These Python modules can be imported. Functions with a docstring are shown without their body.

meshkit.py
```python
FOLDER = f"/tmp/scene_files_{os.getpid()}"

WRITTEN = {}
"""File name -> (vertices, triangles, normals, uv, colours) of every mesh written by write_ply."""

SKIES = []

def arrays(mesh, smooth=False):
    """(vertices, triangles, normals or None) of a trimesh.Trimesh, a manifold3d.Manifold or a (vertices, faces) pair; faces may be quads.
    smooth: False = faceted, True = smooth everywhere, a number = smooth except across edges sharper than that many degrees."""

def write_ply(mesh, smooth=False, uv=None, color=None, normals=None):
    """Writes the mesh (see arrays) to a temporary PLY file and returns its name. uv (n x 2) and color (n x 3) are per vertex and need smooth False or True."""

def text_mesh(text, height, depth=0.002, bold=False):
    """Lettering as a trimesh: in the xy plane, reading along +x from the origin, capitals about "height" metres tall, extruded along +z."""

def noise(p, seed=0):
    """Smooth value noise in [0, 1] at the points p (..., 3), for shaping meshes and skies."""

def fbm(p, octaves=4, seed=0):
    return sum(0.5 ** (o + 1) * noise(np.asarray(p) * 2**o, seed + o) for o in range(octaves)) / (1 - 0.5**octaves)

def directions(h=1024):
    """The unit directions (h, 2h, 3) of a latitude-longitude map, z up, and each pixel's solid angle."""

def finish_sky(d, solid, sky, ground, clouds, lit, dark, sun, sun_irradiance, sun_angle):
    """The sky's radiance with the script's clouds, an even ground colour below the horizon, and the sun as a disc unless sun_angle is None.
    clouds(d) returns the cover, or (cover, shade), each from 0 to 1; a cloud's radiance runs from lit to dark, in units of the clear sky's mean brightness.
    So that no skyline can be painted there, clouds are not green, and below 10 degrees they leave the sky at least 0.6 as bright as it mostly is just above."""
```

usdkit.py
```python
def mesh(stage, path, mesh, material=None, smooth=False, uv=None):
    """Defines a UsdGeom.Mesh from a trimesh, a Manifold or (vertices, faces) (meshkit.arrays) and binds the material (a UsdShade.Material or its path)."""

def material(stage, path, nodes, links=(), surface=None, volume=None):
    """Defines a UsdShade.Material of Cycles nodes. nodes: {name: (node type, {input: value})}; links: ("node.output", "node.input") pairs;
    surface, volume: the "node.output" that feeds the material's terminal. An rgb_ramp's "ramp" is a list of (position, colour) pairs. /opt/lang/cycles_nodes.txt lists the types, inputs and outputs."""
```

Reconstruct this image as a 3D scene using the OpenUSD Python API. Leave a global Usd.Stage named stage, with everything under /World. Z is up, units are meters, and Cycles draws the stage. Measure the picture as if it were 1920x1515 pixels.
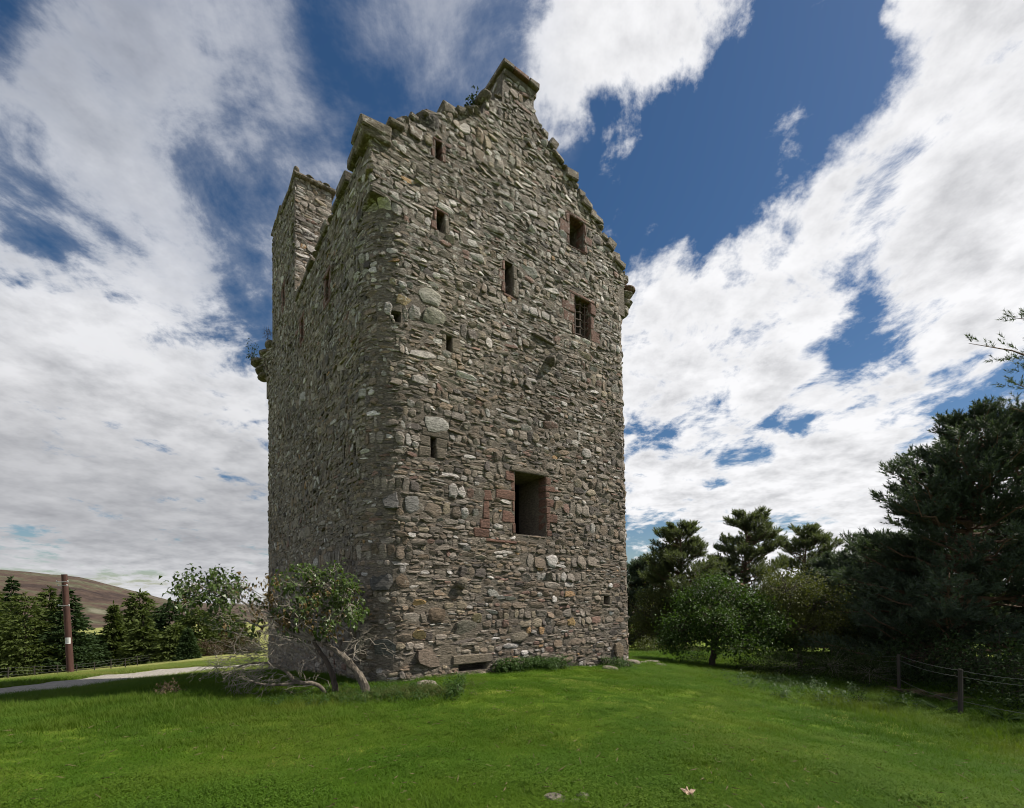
import math
import numpy as np
import trimesh
import manifold3d as m3
import shapely.geometry as sg
from scipy.interpolate import RBFInterpolator
import usdkit
import meshkit
from pxr import Usd, UsdGeom, UsdLux, UsdShade, Gf, Sdf, Vt

stage = Usd.Stage.CreateInMemory()
UsdGeom.SetStageUpAxis(stage, UsdGeom.Tokens.z)
UsdGeom.Xform.Define(stage, '/World')

# ------------------------------------------------------------------ camera, exposure
EYE = 2.0
cam = UsdGeom.Camera.Define(stage, '/World/camera')
cam.AddTranslateOp().Set(Gf.Vec3d(0, 0, EYE))
cam.AddRotateXYZOp().Set(Gf.Vec3f(90, 0, 0))
cam.CreateHorizontalApertureAttr(36.0)
cam.CreateFocalLengthAttr(16.875)
cam.CreateVerticalApertureOffsetAttr(6.74)
cam.CreateFStopAttr(0.0)
cam.CreateExposureAttr(0.8)
cam.CreateClippingRangeAttr(Gf.Vec2f(0.1, 20000))

# ------------------------------------------------------------------ sun and sky
SUN_AZ, SUN_EL = math.radians(82), math.radians(52)
SUN = np.array([math.sin(SUN_AZ) * math.cos(SUN_EL), math.cos(SUN_AZ) * math.cos(SUN_EL), math.sin(SUN_EL)])
sun = UsdLux.DistantLight.Define(stage, '/World/sun')
sun.CreateIntensityAttr(1.2)
sun.CreateAngleAttr(0.6)
sun.CreateNormalizeAttr(True)
sun.CreateColorAttr(Gf.Vec3f(1.0, 0.93, 0.82))
sun.AddRotateXYZOp().Set(Gf.Vec3f(90 - math.degrees(SUN_EL), 0, 180 - math.degrees(SUN_AZ)))
SKY_STRENGTH = 0.05
CLOUD_WHITE, CLOUD_GREY = (11.2, 11.2, 11.4), (4.0, 4.1, 4.4)

# cloud cover over the circle of the horizon: rows by elevation, 80-pixel wide readings of the sky in front
COVER = ["368888745665589997232799",
         "758999745553489885225899",
         "899998744443578311267799",
         "789888663333354111477765",
         "546776553333115235884799",
         "975773444444444799875999",
         "998787888888889998758999",
         "999885577777899989983446",
         "999998788888889879997967",
         "999999999999996666688688",
         "999999999999999999999999",
         "999999999999994787899999",
         "557898888888883888888888"]


def sky_material():
    rows = np.array([[int(c) for c in r[:24].ljust(24, '8')] for r in COVER], float) / 9
    px, py = np.arange(24) * 80 + 40, np.arange(13) * 86 + 43
    from scipy.interpolate import RegularGridInterpolator
    grid = RegularGridInterpolator((py, px), rows, bounds_error=False, fill_value=None)
    els = np.radians(np.arange(10) * 6.0)
    az = (np.arange(256) / 255) * 2 * np.pi - np.pi
    nodes = {"tc": ("texture_coordinate", {}),
             "wn": ("noise_texture", {"scale": 6.0, "detail": 7.0, "roughness": 0.6}),
             "wc": ("vector_math", {"math_type": "subtract", "vector2": (0.5, 0.5, 0.5)}),
             "ws": ("vector_math", {"math_type": "scale", "scale": 0.17}),
             "wd": ("vector_math", {"math_type": "add"}),
             "wz": ("vector_math", {"math_type": "normalize"}),
             "xyz": ("separate_xyz", {}),
             "az": ("math", {"math_type": "arctan2"}),
             "u": ("math", {"math_type": "multiply_add", "value2": 1 / (2 * math.pi), "value3": 0.5}),
             "el": ("math", {"math_type": "arcsine"}),
             "er": ("math", {"math_type": "multiply", "value2": 1 / math.radians(6.0)}),
             "e0": ("math", {"math_type": "maximum", "value2": 0.0}),
             "e1": ("math", {"math_type": "minimum", "value2": 9.0})}
    links = [("tc.generated", "wn.vector"), ("wn.color", "wc.vector1"), ("wc.vector", "ws.vector1"), ("tc.generated", "wd.vector1"),
             ("ws.vector", "wd.vector2"), ("wd.vector", "wz.vector1"), ("wz.vector", "xyz.vector"), ("xyz.x", "az.value1"), ("xyz.y", "az.value2"),
             ("az.value", "u.value1"), ("xyz.z", "el.value1"), ("el.value", "er.value1"), ("er.value", "e0.value1"), ("e0.value", "e1.value1")]
    prev = None
    for i, el in enumerate(els):
        ca = np.cos(az)
        inside = np.abs(az) < math.radians(50)
        x = 960 + 900 * np.tan(np.where(inside, az, 0))
        y = 1117 - 900 * np.tan(el) / np.maximum(ca, 0.5)
        c = np.where(inside, grid(np.stack([np.clip(y, 20, 1090), np.clip(x, 10, 1910)], -1)), 0.72)
        # ease from the sky in front to an even broken cover elsewhere
        away = np.clip((np.abs(az) - math.radians(46)) / math.radians(20), 0, 1)
        edge = np.where(az < 0, grid([[np.clip(1117 - 900 * np.tan(el) / 0.7, 20, 1090), 10]])[0], grid([[np.clip(1117 - 900 * np.tan(el) / 0.7, 20, 1090), 1910]])[0])
        c = np.where(inside, c, edge * (1 - away) + 0.72 * away)
        # low stratus to the left is seen from its shaded underside
        shade = np.interp(np.degrees(el), [0, 3, 8, 14, 22, 30], [0.4, 0.75, 0.95, 0.6, 0.12, 0.0]) * np.clip((-np.degrees(az) + 4) / 12, 0, 1) * np.clip((np.degrees(az) + 120) / 40, 0, 1)
        thin = np.interp(np.degrees(el), [22, 30, 45], [0, 0.34, 0.5]) * np.clip((-np.degrees(az) + 8) / 14, 0, 1)
        c = 1.22 * c - 0.23
        nodes[f"r{i}"] = ("rgb_ramp", {"ramp": np.stack([c, shade, np.where(az > -2.2, thin, 0)], 1), "ramp_alpha": np.ones(256), "interpolate": True})
        nodes[f"d{i}"] = ("math", {"math_type": "subtract", "value2": float(i)})
        nodes[f"a{i}"] = ("math", {"math_type": "absolute"})
        nodes[f"w{i}"] = ("math", {"math_type": "subtract", "value1": 1.0, "use_clamp": True})
        nodes[f"s{i}"] = ("vector_math", {"math_type": "scale"})
        links += [("u.value", f"r{i}.fac"), ("e1.value", f"d{i}.value1"), (f"d{i}.value", f"a{i}.value1"), (f"a{i}.value", f"w{i}.value2"),
                  (f"r{i}.color", f"s{i}.vector1"), (f"w{i}.value", f"s{i}.scale")]
        if prev:
            nodes[f"t{i}"] = ("vector_math", {"math_type": "add"})
            links += [(f"{prev}.vector", f"t{i}.vector1"), (f"s{i}.vector", f"t{i}.vector2")]
            prev = f"t{i}"
        else:
            prev = f"s{i}"
    nodes |= {
        "tab": ("separate_xyz", {}),
        # the clouds' own plane, so that they draw out towards the horizon
        "xyz0": ("separate_xyz", {}),
        "zz": ("math", {"math_type": "maximum", "value2": 0.0}),
        "zk": ("math", {"math_type": "add", "value2": 0.22}),
        "cx": ("math", {"math_type": "divide"}), "cy": ("math", {"math_type": "divide"}),
        "cp": ("combine_xyz", {"z": 0.37}),
        "n1": ("noise_texture", {"scale": 4.2, "detail": 10.0, "roughness": 0.64, "distortion": 0.25}),
        "st": ("mapping", {"rotation": (0, 0, 0.25), "scale": (4.0, 1.6, 1.0)}),
        "n2": ("noise_texture", {"scale": 1.7, "detail": 8.0, "roughness": 0.6, "distortion": 0.5}),
        "m1": ("math", {"math_type": "multiply_add", "value2": 2.1, "value3": -1.05}),
        "m2": ("math", {"math_type": "multiply_add", "value2": 0.9, "value3": -0.45}),
        "sum": ("math", {"math_type": "add"}), "sum2": ("math", {"math_type": "add"}),
        "den": ("map_range", {"range_type": "smoothstep", "from_min": 0.46, "from_max": 0.82, "to_min": 0.0, "to_max": 1.0, "clamp": True}),
        "den2": ("map_range", {"range_type": "smoothstep", "from_min": 0.12, "from_max": 1.15, "to_min": 0.0, "to_max": 1.0, "clamp": True}),
        "soft": ("math", {"math_type": "multiply", "value2": 1.7, "use_clamp": True}),
        "denm": ("mix_float", {}),
        "thk": ("map_range", {"range_type": "smoothstep", "from_min": 0.5, "from_max": 1.15, "to_min": 0.0, "to_max": 1.0, "clamp": True}),
        "n3": ("noise_texture", {"scale": 5.5, "detail": 8.0, "roughness": 0.6}),
        "n3m": ("map_range", {"from_min": 0.4, "from_max": 0.66, "to_min": 0.0, "to_max": 0.62, "clamp": True}),
        "n3x": ("math", {"math_type": "multiply"}), "calm": ("math", {"math_type": "multiply_add", "value2": -1.1, "value3": 1.0, "use_clamp": True}), "n3y": ("math", {"math_type": "multiply"}),
        "shd": ("math", {"math_type": "add", "use_clamp": True}),
        "shn": ("math", {"math_type": "multiply"}),
        "shm": ("math", {"math_type": "multiply_add", "value2": 0.8, "value3": 0.56}),
        "ccol": ("mix_color", {"a": CLOUD_WHITE, "b": CLOUD_GREY}),
        "thin": ("math", {"math_type": "subtract", "value1": 1.0}),
        "alp": ("math", {"math_type": "multiply", "use_clamp": True}),
        "sky": ("sky_texture", {"sky_type": "single_scattering", "sun_disc": False, "sun_elevation": SUN_EL, "sun_rotation": SUN_AZ, "altitude": 300.0,
                                "air_density": 1.0, "aerosol_density": 0.6, "ozone_density": 2.0}),
        "skh": ("hsv", {"hue": 0.5, "saturation": 1.25, "value": 0.84}),
        "mixc": ("mix_color", {}),
        "bg": ("background_shader", {"strength": SKY_STRENGTH}),
    }
    links += [(f"{prev}.vector", "tab.vector"), ("tc.generated", "xyz0.vector"), ("xyz0.z", "zz.value1"), ("zz.value", "zk.value1"),
              ("xyz0.x", "cx.value1"), ("zk.value", "cx.value2"), ("xyz0.y", "cy.value1"), ("zk.value", "cy.value2"),
              ("cx.value", "cp.x"), ("cy.value", "cp.y"), ("cp.vector", "n1.vector"), ("cp.vector", "st.vector"), ("st.vector", "n2.vector"),
              ("n1.fac", "m1.value1"), ("n2.fac", "m2.value1"), ("m1.value", "sum.value1"), ("m2.value", "sum.value2"),
              ("sum.value", "sum2.value1"), ("tab.x", "sum2.value2"), ("sum2.value", "den.value"), ("sum2.value", "thk.value"),
              ("cp.vector", "n3.vector"), ("n3.fac", "n3m.value"), ("n3m.result", "n3x.value1"), ("thk.result", "n3x.value2"),
              ("n3.fac", "shm.value1"), ("shm.value", "shn.value1"), ("tab.y", "shn.value2"), ("tab.y", "calm.value1"), ("n3x.value", "n3y.value1"), ("calm.value", "n3y.value2"), ("n3y.value", "shd.value1"), ("shn.value", "shd.value2"),
              ("shd.value", "ccol.fac"), ("tab.z", "thin.value2"), ("sum2.value", "den2.value"), ("tab.z", "soft.value1"), ("soft.value", "denm.fac"), ("den.result", "denm.a"), ("den2.result", "denm.b"), ("denm.result", "alp.value1"), ("thin.value", "alp.value2"),
              ("sky.color", "skh.color"), ("alp.value", "mixc.fac"), ("skh.color", "mixc.a"), ("ccol.result", "mixc.b"), ("mixc.result", "bg.color")]
    return usdkit.material(stage, '/World/Looks/sky_with_clouds', nodes, links, surface="bg.background")


dome = UsdLux.DomeLight.Define(stage, '/World/sky')
UsdShade.MaterialBindingAPI.Apply(dome.GetPrim()).Bind(sky_material())
dome.GetPrim().SetCustomDataByKey('kind', 'structure')

# ------------------------------------------------------------------ helpers
used = {}


def numbered(path):
    n = used.get(path, 0)
    used[path] = n + 1
    return path if n == 0 else f"{path}_{n:03d}"


def tag(prim, label=None, category=None, group=None, kind=None):
    for k, v in (('label', label), ('category', category), ('group', group), ('kind', kind)):
        if v:
            prim.SetCustomDataByKey(k, v)
    return prim


def thing(name, label, category, loc=(0, 0, 0), group=None):
    x = UsdGeom.Xform.Define(stage, numbered('/World/' + name))
    x.AddTranslateOp().Set(Gf.Vec3d(*map(float, loc)))
    tag(x.GetPrim(), label, category, group)
    return x.GetPrim()


def origin_of(parent):
    p, o = parent, np.zeros(3)
    while p and str(p.GetPath()) not in ('/World', '/'):
        x = UsdGeom.Xformable(p)
        for op in x.GetOrderedXformOps():
            o = o + np.array(op.Get())
        p = p.GetParent()
    return o


def obj(name, mesh, mat, parent=None, smooth=False, col=None, label=None, kind=None):
    """One Mesh of world-space geometry, under the parent if one is given."""
    v, f, n = meshkit.arrays(mesh, smooth)
    base = str(parent.GetPath()) if parent else '/World'
    if parent:
        v = v - origin_of(parent)
    path = numbered(f"{base}/{name}")
    m = UsdGeom.Mesh.Define(stage, path)
    m.CreatePointsAttr(Vt.Vec3fArray.FromNumpy(v.astype(np.float32)))
    m.CreateFaceVertexCountsAttr(Vt.IntArray.FromNumpy(np.full(len(f), 3, np.int32)))
    m.CreateFaceVertexIndicesAttr(Vt.IntArray.FromNumpy(f.astype(np.int32).ravel()))
    m.CreateSubdivisionSchemeAttr("none")
    if n is not None:
        m.CreateNormalsAttr(Vt.Vec3fArray.FromNumpy(n.astype(np.float32)))
        m.SetNormalsInterpolation("vertex")
    if col is not None:
        UsdGeom.PrimvarsAPI(m).CreatePrimvar("tone", Sdf.ValueTypeNames.Color3fArray, "vertex").Set(Vt.Vec3fArray.FromNumpy(np.asarray(col, np.float32)))
    UsdShade.MaterialBindingAPI.Apply(m.GetPrim()).Bind(mat)
    return tag(m.GetPrim(), label, kind=kind)


def at(px, py, Y):
    """The point at depth Y that a sight line of the photograph passes through."""
    return np.array([(px - 960) / 900 * Y, Y, EYE + (1117 - py) / 900 * Y])


def join(parts):
    parts = [p for p in parts if len(p[0])]
    vs, fs, n = [], [], 0
    for v, f in parts:
        vs.append(v)
        fs.append(np.asarray(f) + n)
        n += len(v)
    return np.vstack(vs), np.vstack(fs)


def unit(a):
    a = np.asarray(a, float)
    return a / np.maximum(np.linalg.norm(a, axis=-1, keepdims=True), 1e-9)


def tube(path, radii, sides=6, cap=True):
    path = np.asarray(path, float)
    k = len(path)
    radii = np.broadcast_to(np.asarray(radii, float), (k,))
    tan = unit(np.gradient(path, axis=0))
    ref = np.array([0, 0, 1.0]) if abs(tan[0][2]) < 0.9 else np.array([1.0, 0, 0])
    a = unit(np.cross(tan, ref))
    b = np.cross(tan, a)
    ang = np.arange(sides) / sides * 2 * np.pi
    v = path[:, None] + radii[:, None, None] * (np.cos(ang)[None, :, None] * a[:, None] + np.sin(ang)[None, :, None] * b[:, None])
    i, j = np.meshgrid(np.arange(k - 1), np.arange(sides), indexing='ij')
    p, q = i * sides + j, i * sides + (j + 1) % sides
    f = np.concatenate([np.stack([p, q, q + sides], -1).reshape(-1, 3), np.stack([p, q + sides, p + sides], -1).reshape(-1, 3)])
    v = v.reshape(-1, 3)
    if cap:
        v = np.vstack([v, path[0], path[-1]])
        n = k * sides
        jj = np.arange(sides)
        f = np.vstack([f, np.stack([np.full(sides, n), (jj + 1) % sides, jj], -1),
                       np.stack([np.full(sides, n + 1), (k - 1) * sides + jj, (k - 1) * sides + (jj + 1) % sides], -1)])
    return v, f


def wander(a, b, n, amp, rng, bow=(0, 0, 0)):
    """A crooked line from a to b."""
    t = np.linspace(0, 1, n)[:, None]
    p = np.asarray(a) * (1 - t) + np.asarray(b) * t + np.asarray(bow) * (4 * t * (1 - t))
    j = rng.normal(0, amp, (n, 3))
    j[0] = 0
    return p + j * np.minimum(1, 3 * t) * (1 if n > 2 else 0)


def rock(center, size, rng, sub=3, rough=0.22, yaw=0.0):
    s = trimesh.creation.icosphere(sub)
    v = s.vertices
    o = rng.uniform(0, 90, 3)
    v = v * (1 + rough * (meshkit.fbm(v * 1.3 + o, 4) - 0.5)[:, None] * 2)
    v[:, 2] = np.where(v[:, 2] > 0.45, 0.45 + (v[:, 2] - 0.45) * 0.5, v[:, 2])
    v = v * np.asarray(size)
    c, sn = math.cos(yaw), math.sin(yaw)
    v = v @ np.array([[c, sn, 0], [-sn, c, 0], [0, 0, 1]])
    return v + center, s.faces


def block(lo, hi, rng, jit=0.008, ch=0.015):
    """A roughly squared block: a box with worn edges (24 corners) in local axes."""
    lo, hi = np.asarray(lo, float), np.asarray(hi, float)
    ch = min(ch, 0.3 * (hi - lo).min())
    pts = []
    for sx in (0, 1):
        for sy in (0, 1):
            for sz in (0, 1):
                c = np.where([sx, sy, sz], hi, lo)
                inw = np.where([sx, sy, sz], -1, 1) * ch
                c = c + rng.uniform(-jit, jit, 3)
                for ax in range(3):
                    p = c + inw
                    p[ax] = c[ax]
                    pts.append(p)
    h = trimesh.convex.convex_hull(np.array(pts))
    return np.array(h.vertices), np.array(h.faces)


# ------------------------------------------------------------------ materials
def mat(name, nodes, links, surface="p.BSDF"):
    return usdkit.material(stage, '/World/Looks/' + name, nodes, links, surface=surface)


def stone_material(name, use_attr=True, base=(0.14, 0.125, 0.1), lichen=0.62, coarse=1.0):
    nodes = {
        "g": ("geometry", {}),
        "at": ("attribute", {"attribute": "tone"}),
        "mp": ("mapping", {"scale": (6.5, 6.5, 24.0)}),
        "nf": ("noise_texture", {"scale": 1.6, "detail": 7.0, "roughness": 0.68, "distortion": 0.5}),
        "nfr": ("rgb_ramp", {"ramp": [(0.0, (0.25,) * 3), (0.36, (0.55,) * 3), (0.5, (1.0,) * 3), (0.62, (1.5,) * 3), (1.0, (2.3,) * 3)]}),
        "mul": ("mix_color", {"blend_type": "multiply", "fac": 1.0, "b": base, "use_clamp": False}),
        "nb": ("noise_texture", {"scale": 0.55, "detail": 3.0, "roughness": 0.5}),
        "nbr": ("rgb_ramp", {"ramp": [(0.25, (0.68, 0.67, 0.66)), (0.5, (1.0, 1.0, 1.0)), (0.75, (1.22, 1.2, 1.12))]}),
        "mul2": ("mix_color", {"blend_type": "multiply", "fac": 1.0, "use_clamp": False}),
        "nl": ("noise_texture", {"scale": 7.5, "detail": 8.0, "roughness": 0.72}),
        "sp": ("separate_xyz", {}), "hz": ("map_range", {"from_min": 3.5, "from_max": 10.5, "to_min": -0.015, "to_max": 0.075, "clamp": True}), "nla": ("math", {"math_type": "add"}),
        "nlr": ("map_range", {"range_type": "smoothstep", "from_min": lichen, "from_max": lichen + 0.13, "clamp": True}),
        "lic": ("mix_color", {"b": (0.42, 0.40, 0.365)}),
        "nd": ("noise_texture", {"scale": 52.0, "detail": 4.0, "roughness": 0.6}),
        "ndr": ("rgb_ramp", {"ramp": [(0.0, (0.45,) * 3), (0.45, (0.9,) * 3), (0.6, (1.1,) * 3), (1.0, (1.5,) * 3)]}),
        "mul3": ("mix_color", {"blend_type": "multiply", "fac": 1.0, "use_clamp": False}),
        "b1": ("bump", {"strength": 1.0, "distance": 0.05 * coarse}),
        "b2": ("bump", {"strength": 0.8, "distance": 0.014 * coarse}),
        "p": ("principled_bsdf", {"roughness": 0.85, "specular_ior_level": 0.25}),
    }
    links = [("g.position", "mp.vector"), ("mp.vector", "nf.vector"), ("nf.fac", "nfr.fac"), ("nfr.color", "mul.a"),
             ("g.position", "nb.vector"), ("nb.fac", "nbr.fac"), ("mul.result", "mul2.a"), ("nbr.color", "mul2.b"),
             ("g.position", "nl.vector"), ("nl.fac", "nla.value1"), ("g.position", "sp.vector"), ("sp.z", "hz.value"), ("hz.result", "nla.value2"), ("nla.value", "nlr.value"), ("nlr.result", "lic.fac"), ("mul2.result", "lic.a"),
             ("g.position", "nd.vector"), ("nd.fac", "ndr.fac"), ("lic.result", "mul3.a"), ("ndr.color", "mul3.b"),
             ("mul3.result", "p.base_color"), ("nf.fac", "b1.height"), ("nd.fac", "b2.height"), ("b1.normal", "b2.normal"), ("b2.normal", "p.normal")]
    if use_attr:
        links.append(("at.color", "mul.b"))
    return mat(name, nodes, links)


M = {}
M['stone'] = stone_material('rubble_stone', lichen=0.585)
M['mortar'] = stone_material('lime_mortar', False, (0.155, 0.132, 0.108), 0.61, 2.0)
M['red'] = stone_material('red_sandstone', False, (0.14, 0.078, 0.06), 0.61, 1.4)
M['rock'] = stone_material('field_rock', False, (0.165, 0.145, 0.118), 0.6)
M['quoin'] = stone_material('dressed_grey_stone', False, (0.135, 0.114, 0.09), 0.61, 1.2)


def plain(name, col, rough=0.8, var=0.35, scale=6.0, stretch=(1, 1, 1), bump=0.0, spec=0.3):
    nodes = {"tc": ("texture_coordinate", {}), "mp": ("mapping", {"scale": stretch}),
             "n": ("noise_texture", {"scale": scale, "detail": 6.0, "roughness": 0.6}),
             "r": ("rgb_ramp", {"ramp": [(0.25, tuple(c * (1 - var) for c in col)), (0.5, col), (0.75, tuple(c * (1 + var) for c in col))]}),
             "b": ("bump", {"strength": 0.7, "distance": max(bump, 1e-4)}),
             "p": ("principled_bsdf", {"roughness": rough, "specular_ior_level": spec})}
    return mat(name, nodes, [("tc.object", "mp.vector"), ("mp.vector", "n.vector"), ("n.fac", "r.fac"), ("r.color", "p.base_color"), ("n.fac", "b.height"), ("b.normal", "p.normal")])


M['iron'] = plain('rusted_iron', (0.08, 0.055, 0.045), 0.7, 0.5, 30)
M['bark'] = plain('grey_bark', (0.095, 0.08, 0.063), 0.95, 0.85, 13, (1, 1, 0.5), 0.05)
M['darkbark'] = plain('dark_bark', (0.055, 0.042, 0.034), 0.9, 0.5, 8, (1, 1, 0.3), 0.02)
M['pinebark'] = plain('pine_bark', (0.11, 0.07, 0.045), 0.9, 0.5, 7, (1, 1, 0.3), 0.02)
M['twig'] = plain('bare_twig', (0.19, 0.168, 0.137), 0.9, 0.4, 14)
M['postwood'] = plain('fence_wood', (0.03, 0.025, 0.021), 0.9, 0.4, 12, (1, 1, 0.15), 0.006)
M['polewood'] = plain('creosoted_pole', (0.05, 0.022, 0.016), 0.75, 0.5, 10, (1, 1, 0.12), 0.004)
M['wire'] = plain('galvanised_wire', (0.11, 0.115, 0.11), 0.6, 0.2, 20)
M['paper'] = plain('white_notice', (0.62, 0.63, 0.6), 0.6, 0.1, 4)
M['ink'] = plain('notice_print', (0.12, 0.12, 0.13), 0.7, 0.2, 8)
M['metal'] = plain('pole_bracket', (0.3, 0.31, 0.3), 0.5, 0.2, 9)
M['deadleaf'] = plain('dry_leaf', (0.28, 0.2, 0.145), 0.8, 0.35, 30, (1, 1, 1), 0.004)


def leaf_material(name, stops, translucency=0.35, rough=0.5, spec=0.35, patches=None):
    """Each leaf its own tone; patches: tints of whole areas of ground, from lush to dry."""
    nodes = {"g": ("geometry", {}), "r": ("rgb_ramp", {"ramp": stops}),
             "p": ("principled_bsdf", {"roughness": rough, "specular_ior_level": spec}),
             "ts": ("mix_color", {"blend_type": "multiply", "fac": 1.0, "b": (1.15, 1.25, 0.6), "use_clamp": False}),
             "t": ("translucent_bsdf", {}), "m": ("mix_closure", {"fac": translucency})}
    links = [("g.random_per_island", "r.fac"), ("r.color", "p.base_color"), ("r.color", "ts.a"), ("ts.result", "t.color"), ("p.BSDF", "m.closure1"), ("t.BSDF", "m.closure2")]
    if patches:
        nodes |= {"pn": ("noise_texture", {"scale": 0.42, "detail": 4.0, "roughness": 0.6}), "pr": ("rgb_ramp", {"ramp": patches}),
                  "pm": ("mix_color", {"blend_type": "multiply", "fac": 1.0, "use_clamp": False})}
        links = [(a, b) for a, b in links if a != "r.color"] + [("g.position", "pn.vector"), ("pn.fac", "pr.fac"), ("r.color", "pm.a"), ("pr.color", "pm.b"), ("pm.result", "p.base_color"), ("pm.result", "ts.a")]
    return mat(name, nodes, links, "m.closure")


PATCH = [(0.25, (0.8, 1.0, 0.75)), (0.45, (1.12, 1.22, 1.0)), (0.58, (1.42, 1.32, 1.2)), (0.72, (1.85, 1.42, 1.6))]
M['elder'] = leaf_material('elder_leaves', [(0, (0.06, 0.095, 0.022)), (0.5, (0.11, 0.165, 0.04)), (0.8, (0.18, 0.24, 0.065)), (1, (0.3, 0.34, 0.13))], 0.4, 0.42, 0.4)
M['autumn'] = leaf_material('autumn_leaves', [(0, (0.12, 0.08, 0.028)), (0.5, (0.25, 0.175, 0.05)), (1, (0.38, 0.32, 0.09))], 0.35)
M['broad'] = leaf_material('broad_leaves', [(0, (0.04, 0.075, 0.015)), (0.6, (0.085, 0.14, 0.026)), (0.9, (0.13, 0.2, 0.04)), (1, (0.19, 0.25, 0.07))], 0.4, 0.5, 0.22)
M['rowan'] = leaf_material('yellowing_leaves', [(0, (0.07, 0.08, 0.022)), (0.6, (0.155, 0.155, 0.045)), (1, (0.27, 0.22, 0.08))], 0.4, 0.5, 0.2)
M['needle'] = leaf_material('pine_needles', [(0, (0.06, 0.085, 0.056)), (0.6, (0.115, 0.158, 0.102)), (1, (0.2, 0.25, 0.165))], 0.3, 0.6, 0.2)
M['needle_grey'] = leaf_material('grey_pine_needles', [(0, (0.09, 0.11, 0.05)), (0.6, (0.18, 0.2, 0.095)), (1, (0.28, 0.29, 0.15))], 0.4, 0.6, 0.2)
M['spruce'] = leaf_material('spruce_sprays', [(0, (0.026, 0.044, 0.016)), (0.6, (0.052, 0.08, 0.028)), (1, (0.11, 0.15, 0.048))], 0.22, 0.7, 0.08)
M['larch'] = leaf_material('light_conifer_sprays', [(0, (0.06, 0.08, 0.022)), (0.6, (0.125, 0.145, 0.038)), (1, (0.24, 0.245, 0.07))], 0.28, 0.7, 0.1)
M['scrub'] = leaf_material('scrub_leaves', [(0, (0.03, 0.045, 0.014)), (0.6, (0.055, 0.07, 0.024)), (1, (0.1, 0.095, 0.05))], 0.25, 0.7, 0.08)
M['sunscrub'] = leaf_material('yellow_green_leaves', [(0, (0.06, 0.075, 0.014)), (0.6, (0.12, 0.14, 0.025)), (1, (0.2, 0.19, 0.06))], 0.35, 0.6)
M['brownscrub'] = leaf_material('brown_scrub', [(0, (0.06, 0.042, 0.022)), (0.6, (0.1, 0.066, 0.032)), (1, (0.15, 0.11, 0.06))], 0.2, 0.8)
M['weed'] = leaf_material('weed_leaves', [(0, (0.03, 0.065, 0.01)), (0.6, (0.06, 0.115, 0.018)), (0.9, (0.1, 0.155, 0.03)), (1, (0.2, 0.2, 0.06))], 0.35, 0.55, 0.25)
M['fern'] = leaf_material('fern_fronds', [(0, (0.022, 0.042, 0.012)), (1, (0.05, 0.078, 0.024))], 0.3, 0.8, 0.05)
M['deadstem'] = leaf_material('dead_stems', [(0, (0.12, 0.085, 0.05)), (1, (0.24, 0.18, 0.12))], 0.1, 0.9)
M['blade'] = leaf_material('grass_blades', [(0, (0.05, 0.095, 0.008)), (0.45, (0.086, 0.152, 0.013)), (0.8, (0.13, 0.2, 0.022)), (0.93, (0.2, 0.215, 0.042)), (1, (0.3, 0.26, 0.11))], 0.4, 0.7, 0.1, PATCH)
M['longblade'] = leaf_material('meadow_blades', [(0, (0.052, 0.088, 0.012)), (0.5, (0.095, 0.148, 0.02)), (0.8, (0.17, 0.185, 0.04)), (1, (0.34, 0.29, 0.12))], 0.4, 0.7, 0.1, PATCH)
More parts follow.
